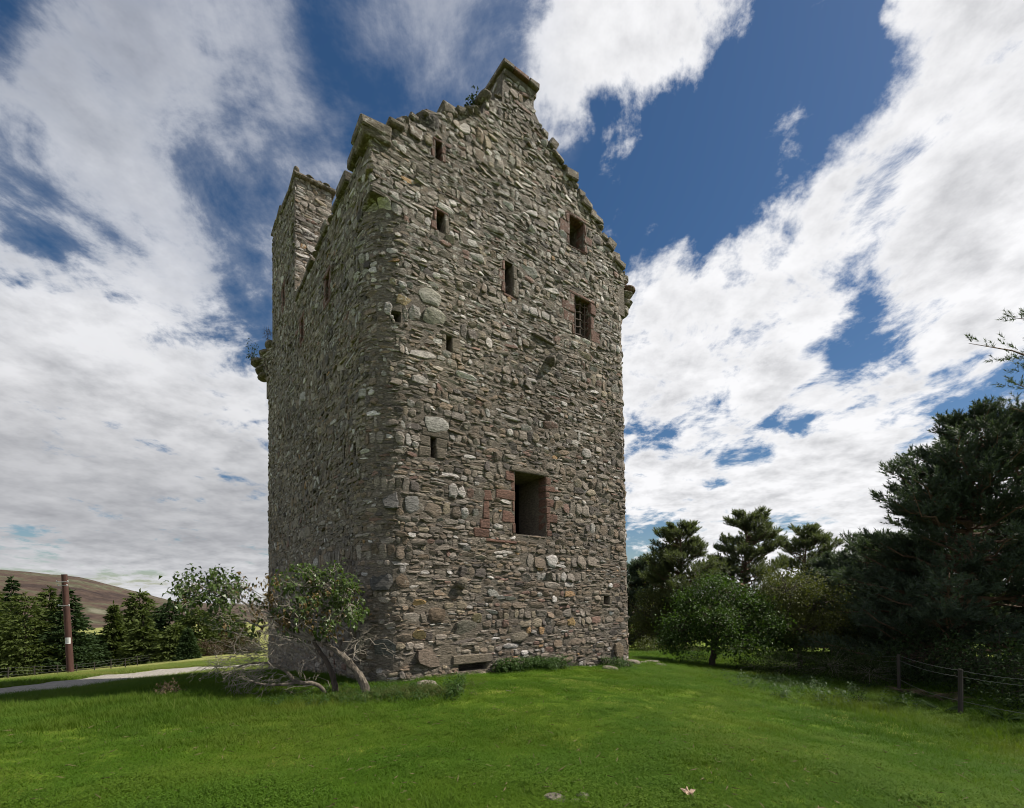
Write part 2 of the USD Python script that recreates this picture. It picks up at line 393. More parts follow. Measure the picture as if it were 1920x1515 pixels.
M['fieldblade'] = leaf_material('pale_field_blades', [(0, (0.1, 0.125, 0.035)), (0.5, (0.165, 0.18, 0.06)), (1, (0.3, 0.28, 0.13))], 0.4, 0.8, 0.1, PATCH)
M['clover'] = leaf_material('clover_leaves', [(0, (0.055, 0.098, 0.011)), (0.5, (0.092, 0.15, 0.018)), (0.85, (0.14, 0.2, 0.03)), (0.97, (0.21, 0.235, 0.06)), (1, (0.42, 0.4, 0.3))], 0.4, 0.7, 0.12, PATCH)

# ------------------------------------------------------------------ ground
rs = np.random.default_rng(11)
CTRL = []
for px, py, Y in [(0, 1515, 3.9), (480, 1515, 3.8), (960, 1515, 3.75), (1440, 1515, 3.8), (1920, 1515, 3.9), (960, 1400, 5.9), (400, 1400, 6.1), (1500, 1400, 5.9),
                  (500, 1330, 8.6), (690, 1302, 9.9), (628, 1302, 9.9), (300, 1315, 9.2), (100, 1330, 9.0), (0, 1345, 8.2),
                  (0, 1313, 14.3), (150, 1300, 17.5), (0, 1305, 15.5), (0, 1292, 18.1), (100, 1295, 18.2), (100, 1280, 21.0), (200, 1285, 21.2), (200, 1266.5, 24.4), (300, 1271.5, 25.5), (300, 1257, 28.8), (370, 1260, 30), (370, 1251.5, 33.2), (450, 1255, 35.5), (450, 1248, 38.5), (-200, 1330, 12.0), (-200, 1312, 14.4),
                  (330, 1275, 18), (450, 1268, 17), (505, 1262, 20),
                  (0, 1281, 31), (15, 1277, 41), (65, 1272, 45), (133, 1266, 30), (177, 1262, 52), (280, 1247, 56), (350, 1236, 60), (420, 1229, 62),
                  (0, 1268, 65), (100, 1256, 65), (180, 1247, 75), (190, 1232, 105), (400, 1222, 85), (-400, 1300, 40), (-400, 1330, 14),
                  (1185, 1250, 16.3), (1220, 1236, 19.5), (1290, 1227, 23), (1335, 1252, 20), (1560, 1290, 14), (1480, 1262, 19), (1800, 1356, 9.7), (1690, 1296, 13.6), (1920, 1420, 7.6),
                  (1600, 1225, 30), (1300, 1215, 34), (1900, 1250, 22), (2400, 1330, 10), (2400, 1250, 24)]:
    CTRL.append(at(px, py, Y))
D2 = np.array([0.8131, 0.5821])
E2 = np.array([-0.5821, 0.8131])
C2 = np.array([-3.15, 10.7])


def loc2w(t, s, z):
    t, s, z = np.broadcast_arrays(np.asarray(t, float), s, z)
    return np.concatenate([C2 + t[..., None] * D2 + s[..., None] * E2, z[..., None]], -1)


for t, s, z in [(0.2, 0.2, 0), (3, 0, 0.0), (4.6, 0, 0.0), (6.5, -0.1, -0.12), (8.5, 0, -0.36), (0, 4, -0.35), (0, 8, -0.85), (0, 13, -1.5), (4, 7, -0.4), (9, 8, -0.7), (8.8, 14, -1.0), (2, 14.5, -1.6)]:
    CTRL.append(loc2w(t, s, z))
for k in range(12):
    a = k * math.pi / 6
    for r in (3.0,):
        CTRL.append(np.array([r * math.sin(a), r * math.cos(a), 0.37]))
    if math.cos(a) < 0.2:
        for r, z in ((12, 0.2), (40, -1.5), (100, -6)):
            CTRL.append(np.array([r * math.sin(a), r * math.cos(a), z]))
for a in np.radians(np.arange(0, 360, 20)):
    CTRL.append(np.array([180 * math.sin(a), 180 * math.cos(a), -14.0]))
    CTRL.append(np.array([420 * math.sin(a), 420 * math.cos(a), -19.0]))
CTRL = np.array(CTRL)


def warp(x, y):
    r = np.hypot(x, y) + 1e-6
    w = np.log1p(r / 6) * 6 / r
    return np.stack([x * w, y * w], -1)


_rbf = RBFInterpolator(warp(CTRL[:, 0], CTRL[:, 1]), CTRL[:, 2], kernel='linear', smoothing=0.01)


def lumps(x, y):
    p = np.stack([x, y, np.zeros_like(x)], -1)
    r = np.hypot(x, y)
    near = np.clip(1.2 - r / 60, 0.0, 1)
    return (0.10 * (meshkit.fbm(p * 0.55, 3, 5) - 0.5) + 0.06 * (meshkit.fbm(p * 2.1, 3, 9) - 0.5)) * near


def gz(x, y):
    x, y = np.asarray(x, float), np.asarray(y, float)
    sh = x.shape
    q = warp(x.ravel(), y.ravel())
    return _rbf(q).reshape(sh) + lumps(x, y)


def gpt(px, Y, dz=0.0):
    x = (px - 960) / 900 * Y
    return np.array([x, Y, float(gz(np.array([x]), np.array([Y]))[0]) + dz])


GA = np.concatenate([np.linspace(-math.pi, -0.92, 70)[:-1], np.linspace(-0.92, 0.92, 330), np.linspace(0.92, math.pi, 70)[1:]])
GR = np.concatenate([[0.0], np.geomspace(1.2, 60, 190), np.geomspace(61, 430, 45)])
ga, gr = np.meshgrid(GA, GR, indexing='ij')
gx, gy = np.sin(ga) * gr, np.cos(ga) * gr
gv = np.stack([gx, gy, gz(gx, gy)], -1).reshape(-1, 3)
na, nr = ga.shape
i, j = np.meshgrid(np.arange(na - 1), np.arange(nr - 1), indexing='ij')
q = i * nr + j
gf = np.concatenate([np.stack([q, q + 1, q + nr + 1], -1).reshape(-1, 3), np.stack([q, q + nr + 1, q + nr], -1).reshape(-1, 3)])
gf = gf[:, ::-1]
nodes = {"g": ("geometry", {}),
         "n1": ("noise_texture", {"scale": 0.5, "detail": 5.0, "roughness": 0.6}),
         "r1": ("rgb_ramp", {"ramp": [(0.3, (0.06, 0.108, 0.009)), (0.5, (0.095, 0.148, 0.014)), (0.7, (0.18, 0.185, 0.04))]}),
         "n2": ("noise_texture", {"scale": 14.0, "detail": 6.0, "roughness": 0.7}),
         "r2": ("rgb_ramp", {"ramp": [(0.25, (0.35,) * 3), (0.5, (1.0,) * 3), (0.75, (1.6, 1.5, 1.3))]}),
         "m": ("mix_color", {"blend_type": "multiply", "fac": 1.0, "use_clamp": False}),
         "sx": ("separate_xyz", {}), "fy": ("map_range", {"from_min": 22.0, "from_max": 30.0, "clamp": True}), "fx": ("map_range", {"from_min": -5.0, "from_max": -9.0, "clamp": True}),
         "ff": ("math", {"math_type": "multiply"}), "fm": ("mix_color", {"b": (0.17, 0.18, 0.06)}),
         "b": ("bump", {"strength": 1.0, "distance": 0.06}),
         "p": ("principled_bsdf", {"roughness": 0.95, "specular_ior_level": 0.1})}
M['grass_ground'] = mat('pasture_turf', nodes, [("g.position", "n1.vector"), ("g.position", "n2.vector"), ("n1.fac", "r1.fac"), ("n2.fac", "r2.fac"), ("g.position", "sx.vector"), ("sx.y", "fy.value"), ("sx.x", "fx.value"), ("fy.result", "ff.value1"), ("fx.result", "ff.value2"), ("ff.value", "fm.fac"), ("r1.color", "fm.a"), ("fm.result", "m.a"), ("r2.color", "m.b"),
                                                ("m.result", "p.base_color"), ("n2.fac", "b.height"), ("b.normal", "p.normal")])
obj('ground', (gv, gf), M['grass_ground'], smooth=True, kind='structure')

# hills round the valley, the brown moor to the left the nearest
HA = np.linspace(-math.pi, math.pi, 361)
HR = np.concatenate([np.linspace(330, 1100, 60), [1400, 2200]])
sky_az = np.radians([-180, -120, -80, -60, -46.8, -42, -35, -28, -20, 0, 30, 60, 100, 140, 180])
sky_py = np.array([1080, 1010, 1030, 1052, 1070, 1083, 1131, 1146, 1150, 1140, 1120, 1100, 1090, 1090, 1080])
ha, hr = np.meshgrid(HA, HR, indexing='ij')
ridge = EYE + (1117 - np.interp(ha, sky_az, sky_py)) / 900 * 800 * np.maximum(np.cos(ha), 0.62)
rt = np.clip((hr - 330) / 470, 0, 1)
hz = -22 + (ridge + 22) * (rt * rt * (3 - 2 * rt)) - np.clip((hr - 800) / 300, 0, 1) ** 2 * (np.abs(ridge) * 0.4 + 8)
hp = np.stack([np.sin(ha) * hr, np.cos(ha) * hr, hz], -1)
hz = hz + 7 * (meshkit.fbm(hp * [0.012, 0.012, 0], 5, 3) - 0.5) * rt
hv = np.stack([hp[..., 0], hp[..., 1], hz], -1).reshape(-1, 3)
na, nr = ha.shape
i, j = np.meshgrid(np.arange(na - 1), np.arange(nr - 1), indexing='ij')
q = i * nr + j
hf = np.concatenate([np.stack([q, q + nr + 1, q + 1], -1).reshape(-1, 3), np.stack([q, q + nr, q + nr + 1], -1).reshape(-1, 3)])
nodes = {"g": ("geometry", {}), "mp": ("mapping", {"scale": (0.012, 0.022, 0.07)}),
         "n1": ("noise_texture", {"scale": 1.0, "detail": 9.0, "roughness": 0.66, "distortion": 0.8}),
         "r1": ("rgb_ramp", {"ramp": [(0.3, (0.022, 0.016, 0.015)), (0.42, (0.038, 0.027, 0.023)), (0.52, (0.06, 0.042, 0.032)), (0.6, (0.058, 0.058, 0.036)), (0.7, (0.12, 0.115, 0.085))]}),
         "n2": ("noise_texture", {"scale": 0.22, "detail": 6.0, "roughness": 0.7}),
         "r2": ("rgb_ramp", {"ramp": [(0.25, (0.55,) * 3), (0.5, (1.0,) * 3), (0.75, (1.5,) * 3)]}),
         "m": ("mix_color", {"blend_type": "multiply", "fac": 1.0, "use_clamp": False}),
         "p": ("principled_bsdf", {"roughness": 0.95, "specular_ior_level": 0.1})}
M['moor'] = mat('heather_moor', nodes, [("g.position", "mp.vector"), ("mp.vector", "n1.vector"), ("n1.fac", "r1.fac"), ("g.position", "n2.vector"), ("n2.fac", "r2.fac"),
                                        ("r1.color", "m.a"), ("r2.color", "m.b"), ("m.result", "p.base_color")])
obj('hill', (hv, hf), M['moor'], smooth=True, kind='structure')

# gravel track crossing the slope on the left
track = np.array([at(-330, 1334, 11.2), at(-200, 1320, 13.2), at(0, 1299, 16.8), at(100, 1287, 19.6), at(200, 1276, 22.8), at(300, 1264, 27.1), at(370, 1255.5, 31.6), at(450, 1252, 37), at(510, 1252, 41), at(600, 1250, 47)])[:, :2]
tt = np.linspace(0, len(track) - 1, 120)
from scipy.interpolate import CubicSpline
tc = CubicSpline(np.arange(len(track)), track)(tt)
tn = unit(np.gradient(tc, axis=0))[:, ::-1] * [1, -1]
wj = 1.35 + 0.3 * (meshkit.noise(np.stack([tt * 3, tt * 0, tt * 0], -1)) - 0.5)
cols = np.linspace(-1, 1, 9)
tp = tc[:, None] + tn[:, None] * (cols[None, :, None] * wj[:, None, None])
tz = gz(tp[..., 0], tp[..., 1]) + 0.06 - 0.06 * np.abs(cols)[None] ** 6
tv = np.concatenate([tp, tz[..., None]], -1).reshape(-1, 3)
i, j = np.meshgrid(np.arange(119), np.arange(8), indexing='ij')
q = i * 9 + j
tf = np.concatenate([np.stack([q, q + 1, q + 10], -1).reshape(-1, 3), np.stack([q, q + 10, q + 9], -1).reshape(-1, 3)])
if np.cross(tv[tf[0, 1]] - tv[tf[0, 0]], tv[tf[0, 2]] - tv[tf[0, 0]])[2] < 0:
    tf = tf[:, ::-1]
nodes = {"g": ("geometry", {}), "n1": ("noise_texture", {"scale": 9.0, "detail": 6.0, "roughness": 0.7}),
         "r1": ("rgb_ramp", {"ramp": [(0.3, (0.1, 0.09, 0.075)), (0.5, (0.2, 0.185, 0.16)), (0.7, (0.3, 0.28, 0.25))]}),
         "b": ("bump", {"strength": 1.0, "distance": 0.05}), "p": ("principled_bsdf", {"roughness": 0.95})}
M['gravel'] = mat('track_gravel', nodes, [("g.position", "n1.vector"), ("n1.fac", "r1.fac"), ("r1.color", "p.base_color"), ("n1.fac", "b.height"), ("b.normal", "p.normal")])
obj('path', (tv, tf), M['gravel'], smooth=True, kind='structure')

# ------------------------------------------------------------------ the tower
W0 = 8.5                          # front face along t, at mid height; left face along s
LEN = 14.0
tower = thing('stone_tower', 'tall roofless grey rubble stone tower with a stepped gable and chimneys', 'tower', loc2w(0, 0, 0.0))


def width(z):
    return 8.80 - 0.035 * z


def cornering(q, R):
    phi = (np.clip(q / R, -1, 1) + 1) * math.pi / 4
    return np.cos(phi), np.sin(phi)


CORNERS = [(-LEN, (0.0, LEN), (0, 1), (-1, 0), 0.7), (0.0, (0.0, 0.0), (-1, 0), (0, -1), 0.9), (W0, (W0, 0.0), (0, -1), (1, 0), 0.4)]


def wall(u, z, h):
    """The wrapped wall: u runs along the left face (below 0) and the front (0 to 8.5); h stands proud of it."""
    u, z, h = np.broadcast_arrays(np.asarray(u, float), np.asarray(z, float), np.asarray(h, float))
    t = np.where(u < -LEN, -(u + LEN), np.where(u < 0, 0.0, np.where(u < W0, u, W0)))
    s = np.where(u < -LEN, LEN, np.where(u < 0, -u, np.where(u < W0, 0.0, u - W0)))
    nt = np.where(u < -LEN, 0.0, np.where(u < 0, -1.0, np.where(u < W0, 0.0, 1.0)))
    ns = np.where(u < -LEN, 1.0, np.where(u < 0, 0.0, np.where(u < W0, -1.0, 0.0)))
    for uc, cp, a, b, R in CORNERS:
        q = u - uc
        on = np.abs(q) < R
        ca, cb = cornering(q, R)
        n0, n1 = ca * a[0] + cb * b[0], ca * a[1] + cb * b[1]
        p0 = cp[0] - R * (a[0] + b[0]) + R * n0
        p1 = cp[1] - R * (a[1] + b[1]) + R * n1
        lim = 11.05 if uc == 0 else 11.9
        w = np.where(on, np.clip((lim + 0.12 - z) / 0.24, 0, 1), 0)
        t, s = t * (1 - w) + p0 * w, s * (1 - w) + p1 * w
        nt, ns = nt * (1 - w) + n0 * w, ns * (1 - w) + n1 * w
    # the left rear corner swells out into the stump of a corbelled turret
    sw = np.clip((z - 11.0) / 1.7, 0, 1) ** 1.3 * np.clip(1 - np.abs(u + LEN) / 1.5, 0, 1) * 0.4
    t = t * (width(z) / W0)
    return loc2w(t + nt * (h + sw), s + ns * (h + sw), z)


GABLE = np.array([(-0.2, 12.25), (0.12, 12.35), (0.5, 12.72), (1.22, 13.42), (2.08, 14.02), (2.6, 14.25), (2.98, 14.55), (3.02, 14.95), (3.58, 15.2), (3.62, 16.05), (4.66, 16.05), (4.67, 15.6), (5.1, 15.1), (5.59, 14.62), (6.66, 13.86), (7.35, 13.4), (8.2, 12.6), (8.5, 12.35), (9.5, 12.2)])
CH0, CH1 = 7.9, 12.45            # the rear chimney along s


def top(u):
    u = np.asarray(u, float)
    t = u * width(13.5) / W0
    f = np.interp(t, GABLE[:, 0], GABLE[:, 1])
    s = -u
    l = 12.35 + 0.14 * (meshkit.noise(np.stack([s * 2.2, s * 0, s * 0 + 4], -1)) - 0.3)
    l = np.where((s > CH0) & (s < CH1), np.interp(s, [CH0, 8.9, 9.0, 10.2, 10.3, 11.4, 11.5, CH1], [16.95, 16.95, 17.1, 17.1, 17.3, 17.35, 17.6, 17.6]), l)
    l = np.where(s >= CH1, np.interp(s, [CH1, 13.2, 14.0], [13.0, 12.95, 12.75]), l)
    return np.where(u < -0.15, l, f)


# openings on the wrapped wall: u0, u1, z0, z1
OPEN = {
    'attic_slit': (1.62, 1.80, 12.60, 13.05), 'upper_slit': (1.64, 1.86, 10.87, 11.36), 'middle_slit': (3.67, 3.93, 10.08, 10.96),
    'gable_window': (6.06, 6.66, 12.36, 13.26), 'barred_window': (6.20, 6.88, 9.78, 10.95), 'loop': (1.88, 2.06, 8.03, 8.42),
    'notch': (0.50, 0.72, 8.33, 8.58), 'arrow_slit': (1.44, 1.60, 5.33, 5.83), 'big_window': (3.90, 4.98, 3.68, 5.38),
    'low_loop': (7.20, 7.45, 1.72, 1.99), 'drain': (2.16, 2.96, 0.10, 0.28),
    'left_slit_a': (-10.1, -9.75, 13.3, 14.1), 'left_slit_b': (-3.78, -3.42, 10.35, 11.1), 'left_slit_c': (-6.95, -6.55, 10.6, 11.35),
    'left_hole_a': (-3.95, -3.72, 8.15, 8.42), 'left_hole_b': (-1.22, -1.02, 5.36, 5.7), 'left_hole_c': (-2.0, -1.85, 5.5, 5.85), 'left_hole_d': (-5.4, -5.2, 6.6, 6.8), 'left_hole_e': (-0.95, -0.8, 7.3, 7.45),
}


def prism(poly, z0, z1, top_scale=None):
    cs = m3.CrossSection([np.asarray(poly, float)])
    h = z1 - z0
    m = cs.extrude(h) if top_scale is None else cs.extrude(h, 0, 0, top_scale)
    return m.translate((0, 0, z0))


def section(inset, rounded):
    pts = []
    for uc, cp, a, b, R in [((0), (0.0, 0.0), (-1, 0), (0, -1), 0.9), (0, (8.877, 0.0), (0, -1), (1, 0), 0.4), (0, (8.877, LEN), (1, 0), (0, 1), 0.3), (0, (0.0, LEN), (0, 1), (-1, 0), 0.7)]:
        a, b = np.array(a, float), np.array(b, float)
        R = R if rounded else 0.05
        for k in range(9 if rounded else 2):
            phi = k / (8 if rounded else 1) * math.pi / 2
            pts.append(np.array(cp) - R * (a + b) + (R - inset) * (math.cos(phi) * a + math.sin(phi) * b))
    return np.array(pts)


def cube(lo, hi):
    return m3.Manifold.cube(np.asarray(hi, float) - np.asarray(lo, float)).translate(np.asarray(lo, float).tolist())


INS = 0.0
scale_top = (1 - 0.035 * 19.2 / 8.877, 1.0)
low = prism(section(INS, True), -2.2, 17.0, scale_top) ^ cube((-1, -1, -3), (10, 16, 11.05))
high = prism(section(INS, False), -2.2, 17.0, scale_top) ^ cube((-1, -1, 11.0499), (10, 16, 18))
gab = [(p[0] * 0.99, p[1] - 0.06) for p in GABLE if 0 <= p[0] <= 8.6]
gab_poly = np.array([(0.02, 11.0)] + [(0.02, 12.2)] + gab[1:] + [(8.6, 11.0)])
cs = m3.CrossSection([gab_poly[::-1]])
gable = cs.extrude(1.15).rotate((90, 0, 0)).translate((0, 1.15 + INS, 0))
body = low + (high ^ (cube((-1, -1, 11.04), (10, 16, 11.9)) + gable + cube((-1, 0, 11.04), (1.0, 15, 12.3)) + cube((-1, 12.3, 11.04), (10, 15, 12.6)) + cube((7, 0, 11.04), (10, 15, 12.2))))  # includes an unseen slab above the rooms that keeps the openings dark
body = body + cube((INS, CH0 + INS, 11), (1.28 - INS, CH1, 16.9)) + cube((1.2, 1.0, 11.5), (7.0, 2.6, 13.3))  # last box: unseen block behind the gable, keeps the attic openings dark
rooms = cube((1.25, 1.3, 0.3), (7.0, 12.6, 3.2)) + cube((1.25, 1.3, 3.6), (7.0, 12.6, 7.4)) + cube((1.25, 1.3, 7.8), (7.0, 12.6, 11.3))
tun = []
for k, (u0, u1, z0, z1) in OPEN.items():
    dp = 1.6 if k in ('big_window', 'barred_window', 'gable_window', 'middle_slit') else 1.0 if 'slit' in k else 0.45
    if u0 >= 0:
        a, b = u0 * width((z0 + z1) / 2) / W0, u1 * width((z0 + z1) / 2) / W0
        tun.append(cube((a, -0.3, z0), (b, dp, z1)))
    else:
        tun.append(cube((-0.3, -u1, z0), (dp, -u0, z1)))
for q in tun:
    rooms = rooms + q
core = body - rooms
cmesh = core.to_mesh()
cv = cmesh.vert_properties[:, :3]
obj('wall_core', (loc2w(cv[:, 0], cv[:, 1], cv[:, 2]), cmesh.tri_verts), M['mortar'], tower)

# ---- rubble: courses of slabs and boulders, each stone a lump of its own
rng = np.random.default_rng(5)
BLOCKED = []                      # (u0, u1, z0, z1) kept free for openings and dressed stones


def courses(u0, u1, z0, z1, rng, topf, fine=1.0, seed=0):
    """Rects (u0, u1, z0, z1, kind) that fill the patch in rough courses."""
    out = []
    z = z0
    row = 0
    while z < z1:
        h = float(np.clip(rng.lognormal(math.log(0.215), 0.38), 0.09, 0.46)) * fine * (1.12 if z < 2.6 else 1.0 if z < 9 else 0.88)
        u = u0 - rng.uniform(0, 0.6)
        while u < u1:
            # a stretch of the course: one row of boulders, or a few thin layers that break joint
            run = rng.uniform(0.35, 1.7) * fine
            layers = 1 if rng.random() < 0.5 or h < 0.15 * fine else int(np.clip(round(h / (fine * rng.uniform(0.07, 0.14))), 2, 4))
            cuts = np.sort(np.concatenate([[0, 1], (np.arange(1, layers) + rng.uniform(-0.28, 0.28, layers - 1)) / layers]))
            for k in range(layers):
                a = u + (rng.uniform(-0.09, 0.09) if layers > 1 else 0.0)
                while a < u + run - 0.04:
                    hk = h * (cuts[k + 1] - cuts[k])
                    w = float(np.clip(rng.lognormal(math.log(0.29 if layers == 1 else 0.33), 0.45), max(0.11, 0.8 * hk), 0.95)) * fine
                    b = min(a + w, u + run + rng.uniform(-0.05, 0.08))
                    if u + run - b < 0.1:
                        b = u + run
                    bw = 0.10 * (meshkit.noise(np.array([[a * 0.45, z * 0.3, seed]]))[0] - 0.5) * 2
                    lo, hi = z + bw + h * cuts[k] + rng.normal(0, 0.016), z + bw + h * cuts[k + 1] + rng.normal(0, 0.016)
                    if layers == 1 and rng.random() < 0.22 and h > 0.17:
                        m = lo + (hi - lo) * rng.uniform(0.35, 0.65)
                        out += [(a, b, lo, m, 1), (a + rng.uniform(-0.04, 0.04), b, m, hi, 1)]
                    else:
                        out.append((a, b, lo, hi, 0 if layers == 1 else 1))
                    a = b
            u += run
        z += h
        row += 1
    keep = []
    for a, b, lo, hi, k in out:
        a, b = max(a, u0), min(b, u1)
        if b - a < 0.05:
            continue
        tp = float(np.min(topf(np.array([a + 0.02, (a + b) / 2, b - 0.02]))))
        if lo > tp - 0.05:
            continue
        hi = min(hi, tp + rng.uniform(0, 0.06))
        ok = True
        for c0, c1, d0, d1 in BLOCKED:
            if a < c1 and b > c0 and lo < d1 and hi > d0:
                ins = [(c0 - a, 0), (b - c1, 1), (d0 - lo, 2), (hi - d1, 3)]
                room, side = max(ins)
                if side == 0: b = c0
                elif side == 1: a = c1
                elif side == 2: hi = d0
                else: lo = d1
                if room < 0.035:
                    ok = False
                    break
        if ok and b - a > 0.03 and hi - lo > 0.02:
            keep.append((a, b, lo, hi, k))
    return np.array(keep)


def shape_stones(rects, rng, mapf, N=9, proud=0.055):
    """(n, V, 3) points and the (F, 3) faces that every stone shares."""
    n = len(rects)
    a, b, lo, hi, k = rects.T
    joint = rng.uniform(0.004, 0.016, n)
    cx, cz = (a + b) / 2, (lo + hi) / 2
    hw, hh = np.maximum((b - a) / 2 - joint, 0.012), np.maximum((hi - lo) / 2 - joint * 0.8, 0.01)
    th = (np.arange(N)[None] + rng.uniform(-0.33, 0.33, (n, N))) / N * 2 * np.pi + rng.uniform(0, 6.28, n)[:, None] * 0 + 0.35
    ex = np.where(k[:, None] == 0, rng.uniform(2.2, 6.0, (n, 1)), rng.uniform(2.4, 6.0, (n, 1)))
    c, s = np.cos(th), np.sin(th)
    r = (np.abs(c) ** ex + np.abs(s) ** ex) ** (-1 / ex)
    r = r * (1 + rng.normal(0, 0.09, (n, N)))
    ox, oz = c * r * hw[:, None], s * r * hh[:, None]
    tilt = rng.normal(0, 0.13, n)[:, None]
    ox, oz = ox - oz * tilt * 0.6, oz + ox * tilt * 0.45
    size = np.minimum(hw, hh)
    hs = np.clip(rng.uniform(0.05, 0.44, n) ** 1.35 * np.minimum(size, 0.13) + rng.uniform(-0.004, 0.018, n), 0.003, proud + 0.03)
    gx_, gz_ = rng.normal(0, 0.22, n), rng.normal(0.05, 0.25, n)
    ins = rng.uniform(0.62, 0.88, n)[:, None]
    rings = []
    for sc, hh_ in ((np.ones((n, 1)), np.full((n, N), -0.07)), (np.ones((n, 1)), hs[:, None] * rng.uniform(0.2, 0.75, (n, N))), (ins, hs[:, None] * rng.uniform(0.75, 1.15, (n, N)))):
        x, z = ox * sc, oz * sc
        slope = gx_[:, None] * x * 0.5 + gz_[:, None] * z * 0.7
        rings.append((cx[:, None] + x, cz[:, None] + z, np.where(hh_ < -0.05, hh_, np.clip(hh_ + slope, -0.02, proud + 0.07))))
    off = rng.uniform(-0.3, 0.3, (2, n))
    mid = (cx + off[0] * hw * ins[:, 0], cz + off[1] * hh * ins[:, 0], hs * rng.uniform(0.95, 1.3, n))
    U = np.concatenate([r_[0] for r_ in rings] + [mid[0][:, None]], 1)
    Z = np.concatenate([r_[1] for r_ in rings] + [mid[1][:, None]], 1)
    Hh = np.concatenate([r_[2] for r_ in rings] + [mid[2][:, None]], 1)
    f = []
    for ring in (0, 1):
        for j in range(N):
            p, q = ring * N + j, ring * N + (j + 1) % N
            f += [(p, q, q + N), (p, q + N, p + N)]
    for j in range(N):
        f.append((2 * N + j, 2 * N + (j + 1) % N, 3 * N))
    q3 = np.stack([U * 5.0, Z * 7.0, np.full_like(U, 1.7)], -1)
    U = U + 0.035 * (meshkit.noise(q3, 1) - 0.5)
    Z = Z + 0.03 * (meshkit.noise(q3, 2) - 0.5)
    return mapf(U, Z, Hh), np.array(f)


def tones(rects, rng, left=False):
    """Each stone's own colour."""
    n = len(rects)
    u, z = (rects[:, 0] + rects[:, 1]) / 2, (rects[:, 2] + rects[:, 3]) / 2
    pal = np.array([(0.186, 0.160, 0.126), (0.213, 0.188, 0.155), (0.152, 0.122, 0.090), (0.190, 0.146, 0.103), (0.092, 0.080, 0.069), (0.30, 0.282, 0.252), (0.42, 0.40, 0.365), (0.29, 0.187, 0.095), (0.172, 0.112, 0.087), (0.23, 0.195, 0.138)])
    p = np.array([0.24, 0.2, 0.17, 0.12, 0.09, 0.06, 0.02, 0.012, 0.028, 0.06])
    high = np.clip((z - 5.0) / 6, 0, 1)
    c = np.zeros((n, 3))
    pick = rng.random(n)
    for i in range(n):
        q = p.copy()
        q[5] += 0.12 * high[i]
        q[6] += 0.075 * high[i]
        q[3] *= 1 - 0.6 * high[i]
        q[7] *= 1 if z[i] < 3 else 0.3
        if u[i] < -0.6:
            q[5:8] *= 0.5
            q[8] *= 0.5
        q /= q.sum()
        c[i] = pal[min(int(np.searchsorted(np.cumsum(q), pick[i])), 9)]
    c *= rng.uniform(0.76, 1.3, (n, 1)) * np.array([1.0, 0.985, 1.05])
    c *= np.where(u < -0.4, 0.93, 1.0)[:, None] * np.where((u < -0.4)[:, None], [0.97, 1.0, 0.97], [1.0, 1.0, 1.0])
    return c


# dressed windows: which pieces stand round each opening
DRESS = []


def dress(parent, pieces, material, rng, label=None):
    """pieces: (name, u0, u1, z0, z1, back, front) in wrapped-wall coordinates on the front or left face."""
    for name, u0, u1, z0, z1, back, front in pieces:
        m = rng
        zc = (z0 + z1) / 2
        k = width(zc) / W0
        if u0 >= 0:
            v, f = block((u0 * k, -front, z0), (u1 * k, -back, z1), m, 0.016, 0.022)
        else:
            v, f = block((-front, -u1, z0), (-back, -u0, z1), m, 0.012, 0.02)
        obj(name, (loc2w(v[:, 0], v[:, 1], v[:, 2]), f), material, parent)
        BLOCKED.append((u0 + 0.01, u1 - 0.01, z0 + 0.01, z1 - 0.01))


def window(name, label=None):
    x = UsdGeom.Xform.Define(stage, numbered(f"{tower.GetPath()}/{name}"))
    return tag(x.GetPrim(), label)


for k, (u0, u1, z0, z1) in OPEN.items():
    BLOCKED.append((u0, u1, z0, z1))
dr = np.random.default_rng(3)
FRONT, BACK = 0.014, -0.34


def surround(w, key, mat_, left, right, lintel=(0.12, 0.12, 0.16), sill=(0.1, 0.1, 0.09), front=FRONT):
    """left, right: the widths of the jamb stones from the bottom up; lintel, sill: (overhang left, right, height) or None."""
    u0, u1, z0, z1 = OPEN[key]
    pcs = []
    for side, ws in ((0, left), (1, right)):
        if not ws:
            continue
        hts = dr.uniform(0.8, 1.2, len(ws))
        hts = np.concatenate([[0], np.cumsum(hts / hts.sum())]) * (z1 - z0) + z0
        for q, wd in enumerate(ws):
            fr = front + dr.uniform(-0.008, 0.01)
            pcs.append(('jamb',) + ((u0 - wd, u0 + 0.004) if side == 0 else (u1 - 0.004, u1 + wd)) + (hts[q] + 0.004, hts[q + 1] - 0.004, BACK, fr))
    if lintel:
        pcs.append(('lintel', u0 - lintel[0], u1 + lintel[1], z1 - 0.004, z1 + lintel[2], BACK, front + 0.004))
    if sill:
        pcs.append(('sill', u0 - sill[0], u1 + sill[1], z0 - sill[2], z0 + 0.004, BACK, front + 0.006))
    dress(w, pcs, mat_, dr)


